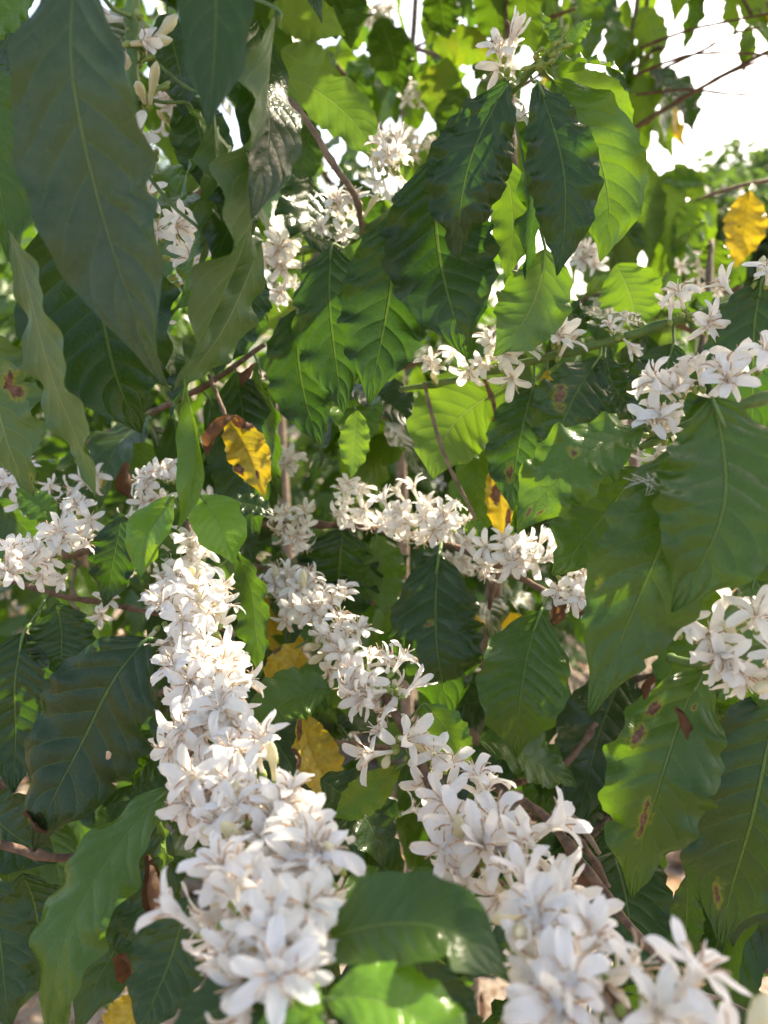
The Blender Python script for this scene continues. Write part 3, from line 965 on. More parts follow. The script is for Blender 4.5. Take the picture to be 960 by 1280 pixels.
# ---- F: long branch running from the middle down to the lower right, blossom all the way
F = thing('coffee_branch', 'long brown branch coming forward with separate tufts of blossom and bare bark between them', 'branch', P(545, 985, .38), FB)
stem(F, [(P(300, 705, .60), .0024), (P(390, 770, .54), .0026), (P(470, 855, .47), .0027), (P(520, 940, .42), .0028), (P(556, 1020, .375), .0028), (P(640, 1130, .32), .0028), (P(740, 1230, .25), .0028), (P(860, 1350, .215), .0028)], BARK, world=True)
cluster(F, [(335, 735, .57), (385, 755, .54), (425, 775, .52)], 44, .92, (0, .45, .8), seed=130)
cluster(F, [(400, 795, .51), (440, 830, .485)], 12, 1.0, (-.1, .3, .9), seed=131)
cluster(F, [(445, 835, .475), (480, 855, .46), (505, 870, .45)], 15, 1.05, (.05, .35, .8), seed=132)
cluster(F, [(492, 925, .425), (500, 935, .425)], 4, 1.15, (-.3, .6, .6), half=.2, seed=133)
cluster(F, [(545, 948, .42), (556, 952, .42)], 4, 1.0, (.2, .3, .9), seed=134)
cluster(F, [(572, 1012, .368), (606, 1025, .36)], 6, 1.15, (0, .7, .6), seed=135)
cluster(F, [(548, 1060, .34), (600, 1090, .33), (630, 1095, .325)], 10, 1.15, (-.2, .25, .8), seed=136)
cluster(F, [(640, 1040, .34), (670, 1080, .325), (690, 1130, .305)], 9, 1.15, (.2, .5, .7), seed=137)
cluster(F, [(645, 1110, .315), (672, 1145, .29)], 10, 1.05, (0, .45, .8), seed=1371)
cluster(F, [(680, 1165, .262), (715, 1205, .25), (750, 1235, .243)], 15, 1.05, (0, .4, .8), seed=138)
cluster(F, [(775, 1265, .228), (815, 1300, .22), (860, 1345, .214)], 12, 1.05, (.0, .6, .8), seed=139)
cluster(F, [(690, 1275, .235), (740, 1320, .23)], 6, 1.15, (-.2, .3, .8), seed=140)
o_ = cluster(F, [(893, 1318, .205), (895, 1320, .205)], 1, 1.2, (0, 1.5, .1), spread=.05, bud=1.0, seed=141, label='fat closed bud standing upright')
leaf(F, (412, 862, .46), (335, 925, .44), 78, (-34, -34, 0), (-.2, .55, .8), stalk=(462, 848, .475), fold=.25, wave=.06, seed=142, rnd=.8, young=.3)
leaf(F, (376, 806, .50), (334, 866, .50), 34, (-10, -10, 0), (.0, .2, 1), stalk=(395, 785, .53), yellow=.72, young=.5, rnd=.9, seed=143, spots=((.9, .35, .16),), label='bright yellow leaf beside the blossom')
leaf(F, (378, 890, .47), (428, 1006, .47), 58, (-14, 10, 0), (.5, .1, .9), fold=.4, yellow=.6, young=.3, seed=144, rnd=.5, spots=((.6, .1, .22), (.95, .35, .18)), label='yellow leaf with a dark brown edge')
leaf(F, (500, 957, .42), (416, 1022, .41), 46, (-10, 18, 0), (.3, .55, .6), stalk=(524, 944, .42), fold=.4, yellow=.35, young=.8, rnd=1, seed=145, label='folded yellow green leaf')
leaf(F, (530, 880, .43), (585, 965, .43), 52, (10, -6, 0), (-.4, .3, .8), stalk=(500, 905, .44), fold=.2, young=.5, rnd=.9, yellow=.1, seed=146)
leaf(F, (610, 1130, .36), (570, 1200, .36), 40, (0, 0, 0), (0, .3, .9), seed=147, young=.5, rnd=.7)
leaf(F, (640, 1140, .31), (640, 1240, .30), 36, (10, 0, 0), (.5, .2, .7), stalk=(645, 1135, .32), seed=148, young=.45, rnd=.8)
leaf(F, (400, 975, .43), (480, 1085, .42), 84, (20, -30, 0), (.2, .7, .6), seed=149, rnd=.3)

# ---- G: the great blossom spray at the left of the middle
G = thing('coffee_branch', 'longest and densest white blossom spray, pouring down towards the viewer below two bright young leaves', 'branch', P(245, 760, .46), FB)
stem(G, [(P(235, 640, .52), .0022), (P(240, 720, .49), .0026), (P(250, 820, .44), .0027), (P(280, 920, .385), .0028), (P(312, 1020, .325), .0028), (P(340, 1130, .275), .0028), (P(355, 1250, .23), .0028), (P(370, 1350, .205), .0028)], BARK, world=True)
cluster(G, [(238, 690, .485), (240, 715, .48)], 12, 1.0, (-.05, .5, .8), seed=150)
cluster(G, [(225, 730, .47), (265, 740, .47)], 22, 1.05, (0, .3, .9), bud=.14, seed=151)
cluster(G, [(205, 780, .45), (250, 790, .445), (275, 800, .44)], 20, 1.05, (-.1, .2, .9), bud=.12, seed=152)
cluster(G, [(245, 845, .415), (285, 870, .40)], 24, 1.08, (0, .3, .9), seed=153)
cluster(G, [(240, 905, .385), (290, 915, .375), (315, 930, .365)], 24, 1.08, (-.05, .3, .9), seed=154)
cluster(G, [(262, 975, .348), (310, 985, .338), (350, 990, .334)], 30, 1.02, (0, .3, .9), seed=155)
cluster(G, [(288, 1045, .312), (335, 1045, .306), (395, 1055, .302)], 30, 1.0, (0, .3, .9), seed=156)
cluster(G, [(300, 1095, .283), (360, 1105, .276), (424, 1100, .274)], 28, 1.0, (0, .3, .9), seed=157)
cluster(G, [(285, 1155, .258), (335, 1160, .254), (385, 1140, .256)], 22, .98, (0, .3, .9), spread=.75, seed=158)
cluster(G, [(320, 1220, .238), (345, 1240, .234)], 6, 1.0, (-.1, .0, .9), spread=.7, wilt=.2, seed=159)
leaf(G, (216, 620, .46), (174, 722, .45), 62, (-16, -6, 0), (-.25, .45, .9), stalk=(236, 650, .50), fold=.35, wave=.05, wn=2, seed=160, young=1, rnd=.8, label='glossy bright young leaf, the narrower of the pair')
leaf(G, (248, 618, .455), (292, 706, .44), 66, (10, -6, 0), (.15, .45, .9), stalk=(238, 648, .50), fold=.22, wave=.04, wn=2, seed=161, young=1, rnd=.9, label='glossy bright young leaf, the broader of the pair')
leaf(G, (215, 660, .465), (200, 715, .46), 44, (6, 0, 0), (.3, .5, .8), seed=162, rnd=.3, young=.3)
leaf(G, (285, 625, .50), (345, 645, .50), 34, (0, -8, 0), (0, .6, .7), seed=163, rnd=.2)
leaf(G, (296, 690, .50), (322, 850, .48), 56, (20, 0, 0), (-.5, .1, .8), stalk=(242, 730, .487), seed=164, rnd=.3, young=.15)
leaf(G, (435, 1095, .30), (470, 1130, .295), 60, (0, 0, 0), (0, .8, .5), seed=165, young=.3, rnd=.9)

# ---- H: blossom twigs at the far left
H = thing('coffee_branch', 'slim brown branch entering at the edge with loose blossoms beside the wavy pale leaf tip', 'branch', P(20, 715, .46), FB)
stem(H, [(P(-120, 760, .42), .0028), (P(-20, 728, .45), .0026), (P(50, 700, .48), .0025), (P(120, 685, .52), .0022), (P(200, 640, .57), .0018)], BARK, world=True)
cluster(H, [(-12, 700, .42), (6, 735, .42)], 9, 1.0, (.1, .2, .9), seed=170)
cluster(H, [(50, 675, .48), (85, 710, .48)], 10, .92, (0, .1, .9), seed=171)
cluster(H, [(18, 612, .55), (48, 605, .55)], 9, .85, (0, .3, .9), seed=172)
cluster(H, [(185, 620, .55), (220, 600, .55)], 12, .88, (-.1, .3, .9), seed=173)
cluster(H, [(120, 596, .58), (135, 600, .58)], 5, .9, (0, .3, .9), seed=174)
cluster(H, [(90, 650, .53), (110, 655, .53)], 8, .9, (0, .3, .9), seed=175)
leaf(H, (150, 640, .50), (128, 760, .50), 62, (8, 0, 0), (-.1, .1, 1), seed=176, rnd=.0)
leaf(H, (70, 650, .52), (20, 610, .52), 40, (0, 0, 0), (0, .5, .8), seed=177, young=.5)
scrap(H, (160, 600), .52, 46, 15)
scrap(H, (22, 575), .44, 34, 16)
scrap(H, (108, 488), .50, 26, 17, DRYPETAL)
H2 = thing('bare_twig', 'bare brown twig between the loose blossoms and the dense blossom spray', 'twig', P(60, 740, .5))
stem(H2, [(P(-60, 700, .50), .0022), (P(60, 740, .50), .0020), (P(120, 752, .52), .0019), (P(200, 768, .53), .0018), (P(290, 790, .55), .0014)], BARK, world=True)
cluster(H2, [(120, 760, .52), (124, 764, .52)], 2, .9, (0, -.5, .8), wilt=.6, seed=178)

# ---- I: dark leaves low at the left
I = thing('coffee_branch', 'brown twig with long dark ribbed leaves at the lower corner beside the blossom spray', 'branch', P(70, 1075, .42), LB)
stem(I, [(P(-120, 1040, .40), .0028), (P(0, 1055, .42), .0026), (P(80, 1072, .43), .0024), (P(160, 1040, .45), .0020), (P(230, 980, .48), .0018), (P(250, 830, .47), .0018)], BARK, world=True)
leaf(I, (186, 798, .43), (46, 1062, .42), 160, (-24, -24, -.01), (-.05, .35, 1), stalk=(248, 822, .46), fold=.10, wave=.06, wn=4, seed=180, rnd=.05, nv=60, nu=18)
leaf(I, (212, 988, .38), (70, 1330, .33), 108, (-92, -40, -.02), (-.35, .42, .8), stalk=(228, 982, .47), fold=.14, wave=.13, wn=3.5, seed=181, rnd=.9, nv=60, nu=18, young=.30)  # lighter green put into the colour for sun that misses this leaf
leaf(I, (205, 1030, .42), (165, 1240, .40), 84, (10, 0, 0), (-.3, .2, .9), fold=.1, wave=.12, seed=182, rnd=.1)
leaf(I, (198, 1020, .405), (190, 1175, .39), 50, (26, 0, 0), (-.85, .25, .4), fold=.2, wave=.20, seed=183, rnd=.8, young=.35)
leaf(I, (30, 790, .46), (20, 990, .45), 120, (-14, 0, 0), (.1, .2, 1), fold=.1, wave=.05, seed=184, rnd=.0, stalk=(60, 740, .50))
leaf(I, (70, 755, .47), (75, 850, .46), 80, (10, 0, 0), (.2, .3, 1), fold=.2, wave=.1, seed=185, rnd=.3)
leaf(I, (220, 940, .44), (130, 1010, .43), 64, (-10, -20, 0), (.0, .6, .8), fold=.15, wave=.05, seed=186, rnd=.4)
leaf(I, (-20, 1090, .36), (12, 1290, .34), 90, (10, 0, 0), (.25, .1, .9), fold=.15, wave=.12, seed=187, rnd=.2)
leaf(I, (30, 1090, .46), (70, 1250, .46), 120, (0, 0, 0), (.0, .2, 1), fold=.1, wave=.06, seed=188, rnd=.0)
leaf(I, (-40, 1000, .45), (70, 1080, .44), 90, (0, 0, 0), (.0, .3, 1), fold=.1, wave=.06, seed=189, rnd=.0, spots=((.4, .3, .2),))
leaf(I, (240, 1120, .33), (175, 1300, .31), 96, (0, 0, 0), (-.2, .2, 1), fold=.12, wave=.06, seed=190, rnd=.15)
scrap(I, (205, 1110), .39, 90, 20, label='curled dark brown withered leaf')
scrap(I, (160, 1205), .38, 70, 21, label='curled rusty withered leaf')
scrap(I, (140, 960), .42, 44, 22, DRYPETAL)
scrap(I, (42, 1030), .415, 40, 23)
leaf(I, (180, 1240, .36), (130, 1330, .35), 60, (0, 0, 0), (0, .5, .8), seed=191, yellow=.9, young=.4, rnd=.5)

# ---- J: leafy tip at the bottom edge, close to the camera
J = thing('coffee_shoot', 'soft leafy tip at the bottom edge, broad arching leaf over new yellow green leaves', 'branch', P(400, 1330, .22), LB)
stem(J, [(P(430, 1480, .19), .0028), (P(405, 1330, .215), .0026), (P(395, 1250, .235), .0023), (P(388, 1195, .25), .0018)], GREEN, world=True)
leaf(J, (388, 1190, .25), (642, 1232, .225), 122, (6, -118, -.01), (.12, .80, .58), fold=.12, wave=.09, wn=2.5, seed=210, rnd=.6, young=.05, nv=52, nu=16)
leaf(J, (396, 1232, .225), (330, 1410, .20), 90, (-10, 0, 0), (-.35, .55, .8), stalk=(396, 1250, .232), fold=.3, wave=.05, seed=211, rnd=.8, young=.9)
leaf(J, (408, 1250, .22), (600, 1345, .20), 104, (20, -66, 0), (.3, .75, .6), stalk=(398, 1245, .23), fold=.15, wave=.05, seed=212, rnd=.9, young=.85)
leaf(J, (520, 1190, .275), (560, 1400, .26), 120, (10, 0, 0), (-.05, .2, 1), fold=.1, wave=.06, seed=213, rnd=.2)
leaf(J, (395, 1235, .24), (205, 1310, .23), 80, (-20, -40, 0), (-.2, .7, .7), fold=.15, wave=.05, seed=214, rnd=.1)
leaf(J, (440, 1210, .29), (480, 1330, .28), 80, (0, 0, 0), (0, .2, 1), fold=.1, seed=215, rnd=.0)

# ---- K: bare twigs low on the right
K = thing('bare_branch', 'knotty bare brown branch slanting down behind the lower blossom tufts', 'branch', P(690, 1010, .46))
stem(K, [(P(560, 930, .52), .0022), (P(620, 985, .49), .0026), (P(680, 1020, .46), .0027), (P(735, 1090, .43), .0030), (P(790, 1160, .41), .0022), (P(860, 1235, .39), .0020), (P(960, 1330, .37), .0018)], BARK, world=True, nodes=.02)
stem(K, [(P(680, 1020, .46), .0022), (P(715, 1040, .45), .0020), (P(745, 1080, .445), .0021), (P(760, 1110, .44), .0018)], BARK, 'twig', world=True)
stem(K, [(P(620, 985, .49), .0022), (P(700, 960, .52), .0024), (P(745, 905, .55), .0022)], BARK, 'twig', world=True)
stem(K, [(P(708, 1012, .45), .0018), (P(728, 1035, .44), .0019), (P(750, 1068, .43), .0012)], GREYBARK, 'twig', world=True)
stem(K, [(P(860, 1235, .39), .0009), (P(920, 1256, .385), .0007), (P(950, 1275, .38), .0004)], GREYBARK, 'twig', world=True)
scrap(K, (735, 1105), .43, 40, 30)

# ---- L: thin twigs hanging in the upper middle
L1 = thing('bare_twig', 'thin pinkish bare twig slanting down to a small blossom tuft among the upper leaves', 'twig', P(445, 245, .52))
stem(L1, [(P(340, 110, .50), .0020), (P(375, 140, .50), .0021), (P(420, 210, .51), .0022), (P(446, 250, .53), .0022), (P(452, 290, .56), .0018)], GREYBARK, world=True, nodes=.04)
L2 = thing('bare_twig', 'thin dark bare twig dangling below the straight green branch', 'twig', P(534, 482, .52))
stem(L2, [(P(530, 478, .528), .0012), (P(543, 530, .52), .0014), (P(560, 580, .525), .0013), (P(590, 640, .54), .0012), (P(600, 670, .55), .0010)], GREYBARK, world=True, nodes=.03)
L3 = thing('withered_shoot', 'withered yellow brown stalk with curled dead leaves hanging in the centre', 'branch', P(620, 560, .55))
stem(L3, [(P(604, 470, .53), .0014), (P(620, 520, .54), .0016), (P(618, 590, .55), .0018), (P(622, 690, .56), .0018), (P(612, 760, .58), .0018)], BARK, world=True, nodes=.03)
leaf(L3, (616, 520, .54), (632, 565, .54), 20, (0, 0, 0), (.4, .1, .8), yellow=.9, seed=220, spots=((0, .6, .4),))
leaf(L3, (618, 575, .545), (628, 680, .545), 36, (6, 0, 0), (-.4, .1, .9), yellow=.9, seed=221, spots=((.3, .4, .25), (-.6, .7, .2)), fold=.4, label='yellow dying leaf with brown spots')
Y1 = thing('withered_shoot', 'drooping yellow leaf half turned dark brown between the hanging leaves and the blossom', 'branch', P(300, 530, .5))
stem(Y1, [(P(262, 470, .56), .0016), (P(274, 500, .54), .0015), (P(282, 520, .53), .0013)], BARK, world=True)
leaf(Y1, (282, 518, .53), (330, 622, .52), 52, (14, 0, 0), (-.1, .2, 1), yellow=.62, seed=222, rnd=.6, spots=((-.8, .15, .25), (-.3, .1, .2), (.0, .75, .10), (.8, .6, .15)), fold=.45, wave=.2, label='yellow leaf with a dark brown half')
scrap(Y1, (276, 545), .52, 62, 33)
scrap(Y1, (312, 470), .50, 34, 34)

# ================================================================== coffee trees behind
def fill_branch(tree, pts, n, L=0.13, mix=(0.15, 0.03), seed=0, facing=0.5, stem_mat=None, lo=(10, 24), spread=1.0):
    r = random.Random(seed)
    W = [(P(x, y, d), rad) for x, y, d, rad in pts] if len(pts[0]) == 4 else pts
    br = stem(tree, W, stem_mat or BARK, 'branch', 0.04, 6, True)
    path = catmull(W, 10)
    for k in range(n):
        f = (k + r.uniform(0.2, 0.8)) / n * (len(path) - 1)
        i = min(int(f), len(path) - 2)
        p = path[i][0].lerp(path[i + 1][0], f - i)
        t = (path[i + 1][0] - path[i][0]).normalized()
        out = t.cross(V((r.gauss(0, 1), r.gauss(0, 1), r.gauss(0, 1)))).normalized()
        out = (out + t * r.uniform(-0.2, 0.6)).normalized()
        l = L * r.uniform(0.7, 1.15)
        d0 = (out * spread + V((0, 0, -1)) * r.uniform(0.1, 0.8)).normalized()
        d1 = (out * 0.45 * spread + V((0, 0, -1)) * r.uniform(0.7, 1.3)).normalized()
        b = p + out * r.uniform(0.006, 0.014)
        c = b + d0 * l * 0.5
        e = c + d1 * l * 0.55
        nr = (-FWD * facing + V((0, 0, 1)) * 0.55 + V((r.gauss(0, .5), r.gauss(0, .5), r.gauss(0, .35)))).normalized()
        q = r.random()
        yo, ye = 0.0, 0.0
        if q < mix[0]:
            yo = r.uniform(0.3, 0.9)
        elif q < mix[0] + mix[1]:
            ye = r.uniform(0.5, 0.95)
        if in_opening(c):
            continue
        sp = ()
        if r.random() < 0.22:
            sp = tuple((r.uniform(-.8, .8), r.uniform(.2, .9), r.uniform(.04, .1)) for _ in range(r.choice((1, 2, 3))))
        build_leaf(br, b, e, nr, l * r.uniform(.36, .46), c, fold=r.uniform(.08, .3), wave=r.uniform(.05, .16), wn=r.uniform(3, 5), nu=lo[0], nv=lo[1],
                   young=yo, yellow=ye, spots=sp, seed=r.randrange(10 ** 6), stalk=p, twist=r.uniform(-.4, .4))
    return br


def trunk(tree, pts, mat=GREYBARK):
    return stem(tree, [(P(x, y, d), r) for x, y, d, r in pts], mat, 'trunk', 0.12, 10, True)


# centre
T1 = thing('coffee_tree', 'coffee tree behind the middle blossoms, thin brown trunk showing beside the hanging dark leaf', 'coffee tree', P(590, 1500, .95), 'coffee trees standing behind the flowering branches')
trunk(T1, [(600, 1900, .98, .011), (590, 1250, .93, .010), (592, 950, .88, .0085), (612, 780, .85, .0075), (628, 640, .84, .0065), (640, 450, .86, .006), (640, 150, .92, .005), (620, -200, 1.0, .004)])
fill_branch(T1, [(610, 780, .85, .003), (500, 760, .70, .0028), (390, 730, .66, .0025), (300, 700, .68, .002)], 15, .13, (.1, .02), 1)
fill_branch(T1, [(615, 700, .85, .003), (700, 660, .70, .0028), (800, 650, .64, .0025), (900, 640, .66, .002)], 14, .13, (.2, .02), 2)
fill_branch(T1, [(600, 900, .87, .003), (520, 930, .70, .0028), (430, 930, .60, .0025), (340, 900, .60, .002)], 14, .13, (.1, .05), 3)
fill_branch(T1, [(596, 960, .88, .003), (680, 900, .72, .0028), (760, 860, .62, .0025), (830, 840, .62, .002)], 13, .13, (.2, .02), 4)
fill_branch(T1, [(630, 560, .85, .003), (540, 520, .74, .0028), (440, 520, .68, .0025), (330, 470, .68, .002)], 16, .13, (.35, .03), 5)
fill_branch(T1, [(640, 420, .86, .003), (720, 380, .80, .0028), (790, 360, .78, .0025), (850, 370, .78, .002)], 10, .12, (.5, .03), 6, facing=.2)
fill_branch(T1, [(590, 1100, .92, .003), (520, 1120, .60, .0028), (450, 1150, .50, .0025), (380, 1180, .48, .002)], 13, .13, (.08, .03), 7)
fill_branch(T1, [(585, 1180, .92, .003), (620, 1190, .60, .0028), (680, 1220, .46, .0025), (760, 1250, .44, .002)], 12, .12, (.1, .0), 8)
fill_branch(T1, [(588, 1010, .9, .003), (650, 1020, .70, .0028), (720, 1030, .60, .0025), (800, 1040, .56, .002)], 9, .12, (.1, .0), 9)
cluster(T1, [(595, 815, .80), (590, 860, .80)], 9, .95, seed=230)
cluster(T1, [(560, 690, .75), (600, 700, .75)], 8, .95, seed=231)
cluster(T1, [(420, 870, .72), (430, 930, .72)], 7, .95, seed=232)
cluster(T1, [(345, 570, .66), (360, 590, .66)], 10, .9, seed=233)
cluster(T1, [(500, 1015, .55), (502, 1020, .55)], 2, .9, seed=234)

# left
T2 = thing('coffee_tree', 'coffee tree at the left behind the big dusty leaf and the loose blossoms', 'coffee tree', P(60, 1500, .95), 'coffee trees standing behind the flowering branches')
trunk(T2, [(60, 1900, .98, .011), (70, 1250, .92, .010), (90, 950, .86, .009), (100, 700, .84, .008), (90, 400, .86, .007), (60, 50, .92, .006), (40, -300, 1.0, .005)])
fill_branch(T2, [(100, 700, .84, .003), (20, 640, .66, .0028), (-60, 600, .60, .0025)], 8, .13, (.1, .02), 11)
fill_branch(T2, [(95, 560, .85, .003), (180, 520, .68, .0028), (260, 480, .62, .0025), (330, 430, .60, .002)], 14, .13, (.1, .02), 12)
fill_branch(T2, [(90, 420, .86, .003), (160, 330, .70, .0028), (250, 240, .62, .0025), (330, 170, .62, .002)], 15, .13, (.2, .0), 13)
fill_branch(T2, [(90, 900, .86, .003), (40, 860, .66, .0028), (-40, 840, .56, .0025)], 9, .13, (.05, .02), 14)
fill_branch(T2, [(92, 920, .86, .003), (170, 880, .66, .0028), (260, 840, .58, .0025), (320, 800, .58, .002)], 12, .13, (.05, .02), 15)
fill_branch(T2, [(75, 1150, .90, .003), (150, 1120, .62, .0028), (240, 1090, .54, .0025), (300, 1060, .52, .002)], 9, .13, (.05, .02), 16)
fill_branch(T2, [(70, 150, .90, .003), (10, 120, .70, .0028), (-60, 100, .62, .0025)], 8, .13, (.3, .0), 17)
fill_branch(T2, [(75, 180, .90, .003), (150, 80, .78, .0028), (250, 20, .72, .0025), (330, -30, .72, .002)], 13, .13, (.4, .0), 18)
fill_branch(T2, [(80, 1000, .88, .003), (20, 1000, .62, .0028), (-40, 1010, .54, .0025)], 7, .13, (.05, .02), 19)
leaf(T2, (205, 20, .60), (232, 150, .58), 70, (10, 0, 0), (.1, .2, 1), seed=630, rnd=.3, nu=10, nv=28)
leaf(T2, (235, 120, .60), (262, 250, .58), 74, (10, 0, 0), (.2, .2, 1), seed=631, rnd=.2, nu=10, nv=28)
leaf(T2, (30, 10, .62), (-20, 110, .60), 70, (-10, 0, 0), (.1, .4, .9), seed=632, rnd=.5, nu=10, nv=28)
leaf(T2, (320, 330, .50), (270, 470, .48), 90, (-10, 0, 0), (.1, .3, .9), seed=633, rnd=.3, nu=10, nv=28)
cluster(T2, [(200, 130, .62), (215, 165, .62)], 9, .95, seed=240)
cluster(T2, [(150, 690, .66), (165, 720, .66)], 7, .9, seed=241)

# right
T3 = thing('coffee_tree', 'coffee tree at the right with a forked grey stem showing low behind the scorched leaf', 'coffee tree', P(890, 1500, .62), 'coffee trees standing behind the flowering branches')
trunk(T3, [(890, 1900, .64, .0052), (884, 1350, .60, .0050), (880, 1230, .58, .0046), (868, 1140, .57, .0042), (858, 1040, .60, .004), (850, 850, .68, .004), (860, 600, .76, .004), (880, 420, .84, .004), (890, 300, .9, .003)])
fill_branch(T3, [(870, 1155, .57, .0034), (900, 1190, .56, .003), (950, 1210, .55, .0028), (1030, 1230, .55, .0025)], 5, .12, (.05, .0), 21)
fill_branch(T3, [(852, 900, .66, .003), (780, 1000, .56, .0028), (720, 1060, .52, .0025), (650, 1100, .50, .002)], 9, .12, (.1, .02), 22)
fill_branch(T3, [(855, 800, .70, .003), (900, 960, .52, .0028), (960, 1030, .48, .0025), (1030, 1060, .46, .002)], 10, .13, (.1, .0), 23)
fill_branch(T3, [(858, 650, .74, .003), (800, 600, .64, .0028), (730, 560, .60, .0025), (660, 560, .60, .002)], 12, .13, (.2, .02), 24)
fill_branch(T3, [(862, 560, .78, .003), (920, 480, .66, .0028), (980, 430, .60, .0025)], 9, .12, (.3, .0), 25)
fill_branch(T3, [(858, 700, .72, .003), (910, 700, .58, .0028), (980, 700, .52, .0025)], 8, .12, (.4, .0), 26)
fill_branch(T3, [(880, 420, .84, .003), (820, 400, .80, .0028), (750, 420, .76, .0025), (690, 440, .74, .002)], 11, .12, (.45, .03), 27)
fill_branch(T3, [(875, 1200, .58, .003), (820, 1180, .56, .0028), (760, 1200, .52, .0025)], 6, .12, (.05, .0), 28)
cluster(T3, [(880, 925, .6), (884, 935, .6)], 4, .95, seed=250)

# upper middle, further off and sunlit
T4 = thing('coffee_tree', 'yellow green sunlit coffee tree behind the curtain of dark leaves', 'coffee tree', P(520, 900, 1.5), 'coffee trees standing behind the flowering branches')
trunk(T4, [(520, 1500, 1.5, .013), (510, 900, 1.4, .011), (500, 500, 1.35, .009), (500, 250, 1.3, .007), (520, 0, 1.3, .005), (540, -300, 1.35, .004)])
fill_branch(T4, [(505, 330, 1.32, .004), (440, 260, 1.15, .0035), (390, 200, 1.05, .003), (350, 160, 1.0, .002)], 13, .13, (.75, .02), 31, facing=.1)
fill_branch(T4, [(500, 260, 1.3, .004), (560, 180, 1.15, .0035), (620, 130, 1.05, .003), (680, 90, 1.0, .002)], 15, .13, (.6, .12), 32, facing=.1)
fill_branch(T4, [(500, 200, 1.3, .004), (450, 120, 1.1, .0035), (400, 60, 1.0, .003), (340, 10, .95, .002)], 12, .13, (.8, .02), 33, facing=.1)
fill_branch(T4, [(515, 60, 1.3, .004), (570, 70, 1.15, .0035), (640, 40, 1.05, .003), (720, 10, 1.0, .002)], 17, .13, (.6, .08), 34, facing=.1)
fill_branch(T4, [(500, 420, 1.33, .004), (420, 400, 1.1, .0035), (350, 400, 1.0, .003)], 11, .13, (.5, .02), 35, facing=.1)
fill_branch(T4, [(505, 460, 1.33, .004), (600, 420, 1.15, .0035), (680, 400, 1.05, .003)], 11, .13, (.5, .02), 36, facing=.1)
for k, (b_, t_, w_, bw, fc, yo, ye) in enumerate([
        ((335, 22, .70), (433, 46, .70), 52, (0, -26, 0), (0, .5, -.8), .9, .1), ((350, 92, .62), (473, 210, .62), 66, (30, -30, 0), (-.3, .5, -.8), .55, 0),
        ((352, 62, .70), (425, 92, .70), 52, (0, 10, 0), (0, .5, -.8), .7, 0), ((330, 10, .75), (470, 20, .75), 60, (0, 30, 0), (0, .4, .9), .2, 0),
        ((475, 20, .95), (505, 120, .95), 60, (0, 0, 0), (.1, .1, 1), .1, 0), ((540, 60, .95), (622, 78, .95), 44, (0, -24, 0), (0, .5, -.8), .9, .32),
        ((560, 70, .95), (540, 150, .95), 50, (0, 0, 0), (.1, .2, -.9), .9, .3), ((520, 95, 1.0), (600, 160, 1.0), 50, (0, -10, 0), (0, .5, -.8), .9, .2),
        ((650, -30, .9), (668, 70, .9), 46, (0, 0, 0), (.1, .1, -1), .4, 0), ((610, -30, .95), (630, 60, .95), 54, (0, 0, 0), (.1, .1, -1), .3, 0),
        ((390, 150, .66), (372, 240, .66), 46, (0, 0, 0), (.1, .1, 1), 0, 0), ((420, -30, .85), (440, 60, .85), 60, (0, 0, 0), (.1, .1, 1), .1, 0),
        ((545, -20, .9), (560, 50, .9), 50, (0, 0, 0), (.1, .1, 1), .1, 0), ((590, 80, .95), (655, 135, .95), 54, (0, -8, 0), (0, .4, .9), .2, 0), ((575, 110, .9), (560, 190, .9), 50, (0, 0, 0), (0, .2, .9), .3, 0), ((450, 90, .9), (430, 170, .9), 50, (0, 0, 0), (.1, .1, 1), .1, 0)]):
    leaf(T4, b_, t_, w_, bw, fc, young=yo, yellow=ye, rnd=.8, seed=600 + k, nu=10, nv=28)
cluster(T4, [(480, 180, .95), (530, 190, .95)], 14, 1.0, (0, .6, .6), seed=260)
cluster(T4, [(465, 30, 1.1), (480, 15, 1.1)], 9, 1.0, (0, .6, .6), seed=261)
cluster(T4, [(500, 120, 1.0), (530, 135, 1.0)], 8, 1.0, (0, .6, .6), seed=262)

T6 = thing('coffee_tree', 'pale green coffee tree further back, its leaves closing the gaps under the top edge', 'coffee tree', P(360, 900, 1.8), 'coffee trees standing behind the flowering branches')
trunk(T6, [(380, 1400, 1.85, .014), (370, 900, 1.8, .012), (350, 500, 1.75, .010), (340, 200, 1.7, .008), (330, -100, 1.7, .006)])
fill_branch(T6, [(345, 250, 1.7, .005), (260, 170, 1.5, .004), (200, 110, 1.35, .003), (120, 60, 1.3, .002)], 16, .15, (.5, .02), 61, facing=.4)
fill_branch(T6, [(342, 180, 1.7, .005), (420, 130, 1.5, .004), (480, 80, 1.4, .003), (560, 40, 1.35, .002)], 17, .15, (.5, .04), 62, facing=.4)
fill_branch(T6, [(335, 60, 1.7, .005), (280, 20, 1.5, .004), (220, -10, 1.4, .003), (160, -30, 1.3, .002)], 15, .15, (.5, .02), 63, facing=.4)
fill_branch(T6, [(335, 20, 1.7, .005), (420, -20, 1.5, .004), (500, -40, 1.4, .003), (620, -50, 1.35, .002)], 18, .15, (.5, .04), 64, facing=.4)
fill_branch(T6, [(342, 120, 1.7, .005), (370, 90, 1.6, .004), (400, 60, 1.5, .003)], 9, .15, (.5, .02), 65, facing=.4)
fill_branch(T6, [(348, 350, 1.7, .005), (430, 300, 1.5, .004), (520, 250, 1.4, .003), (620, 220, 1.35, .002)], 14, .15, (.6, .02), 66, facing=.4)

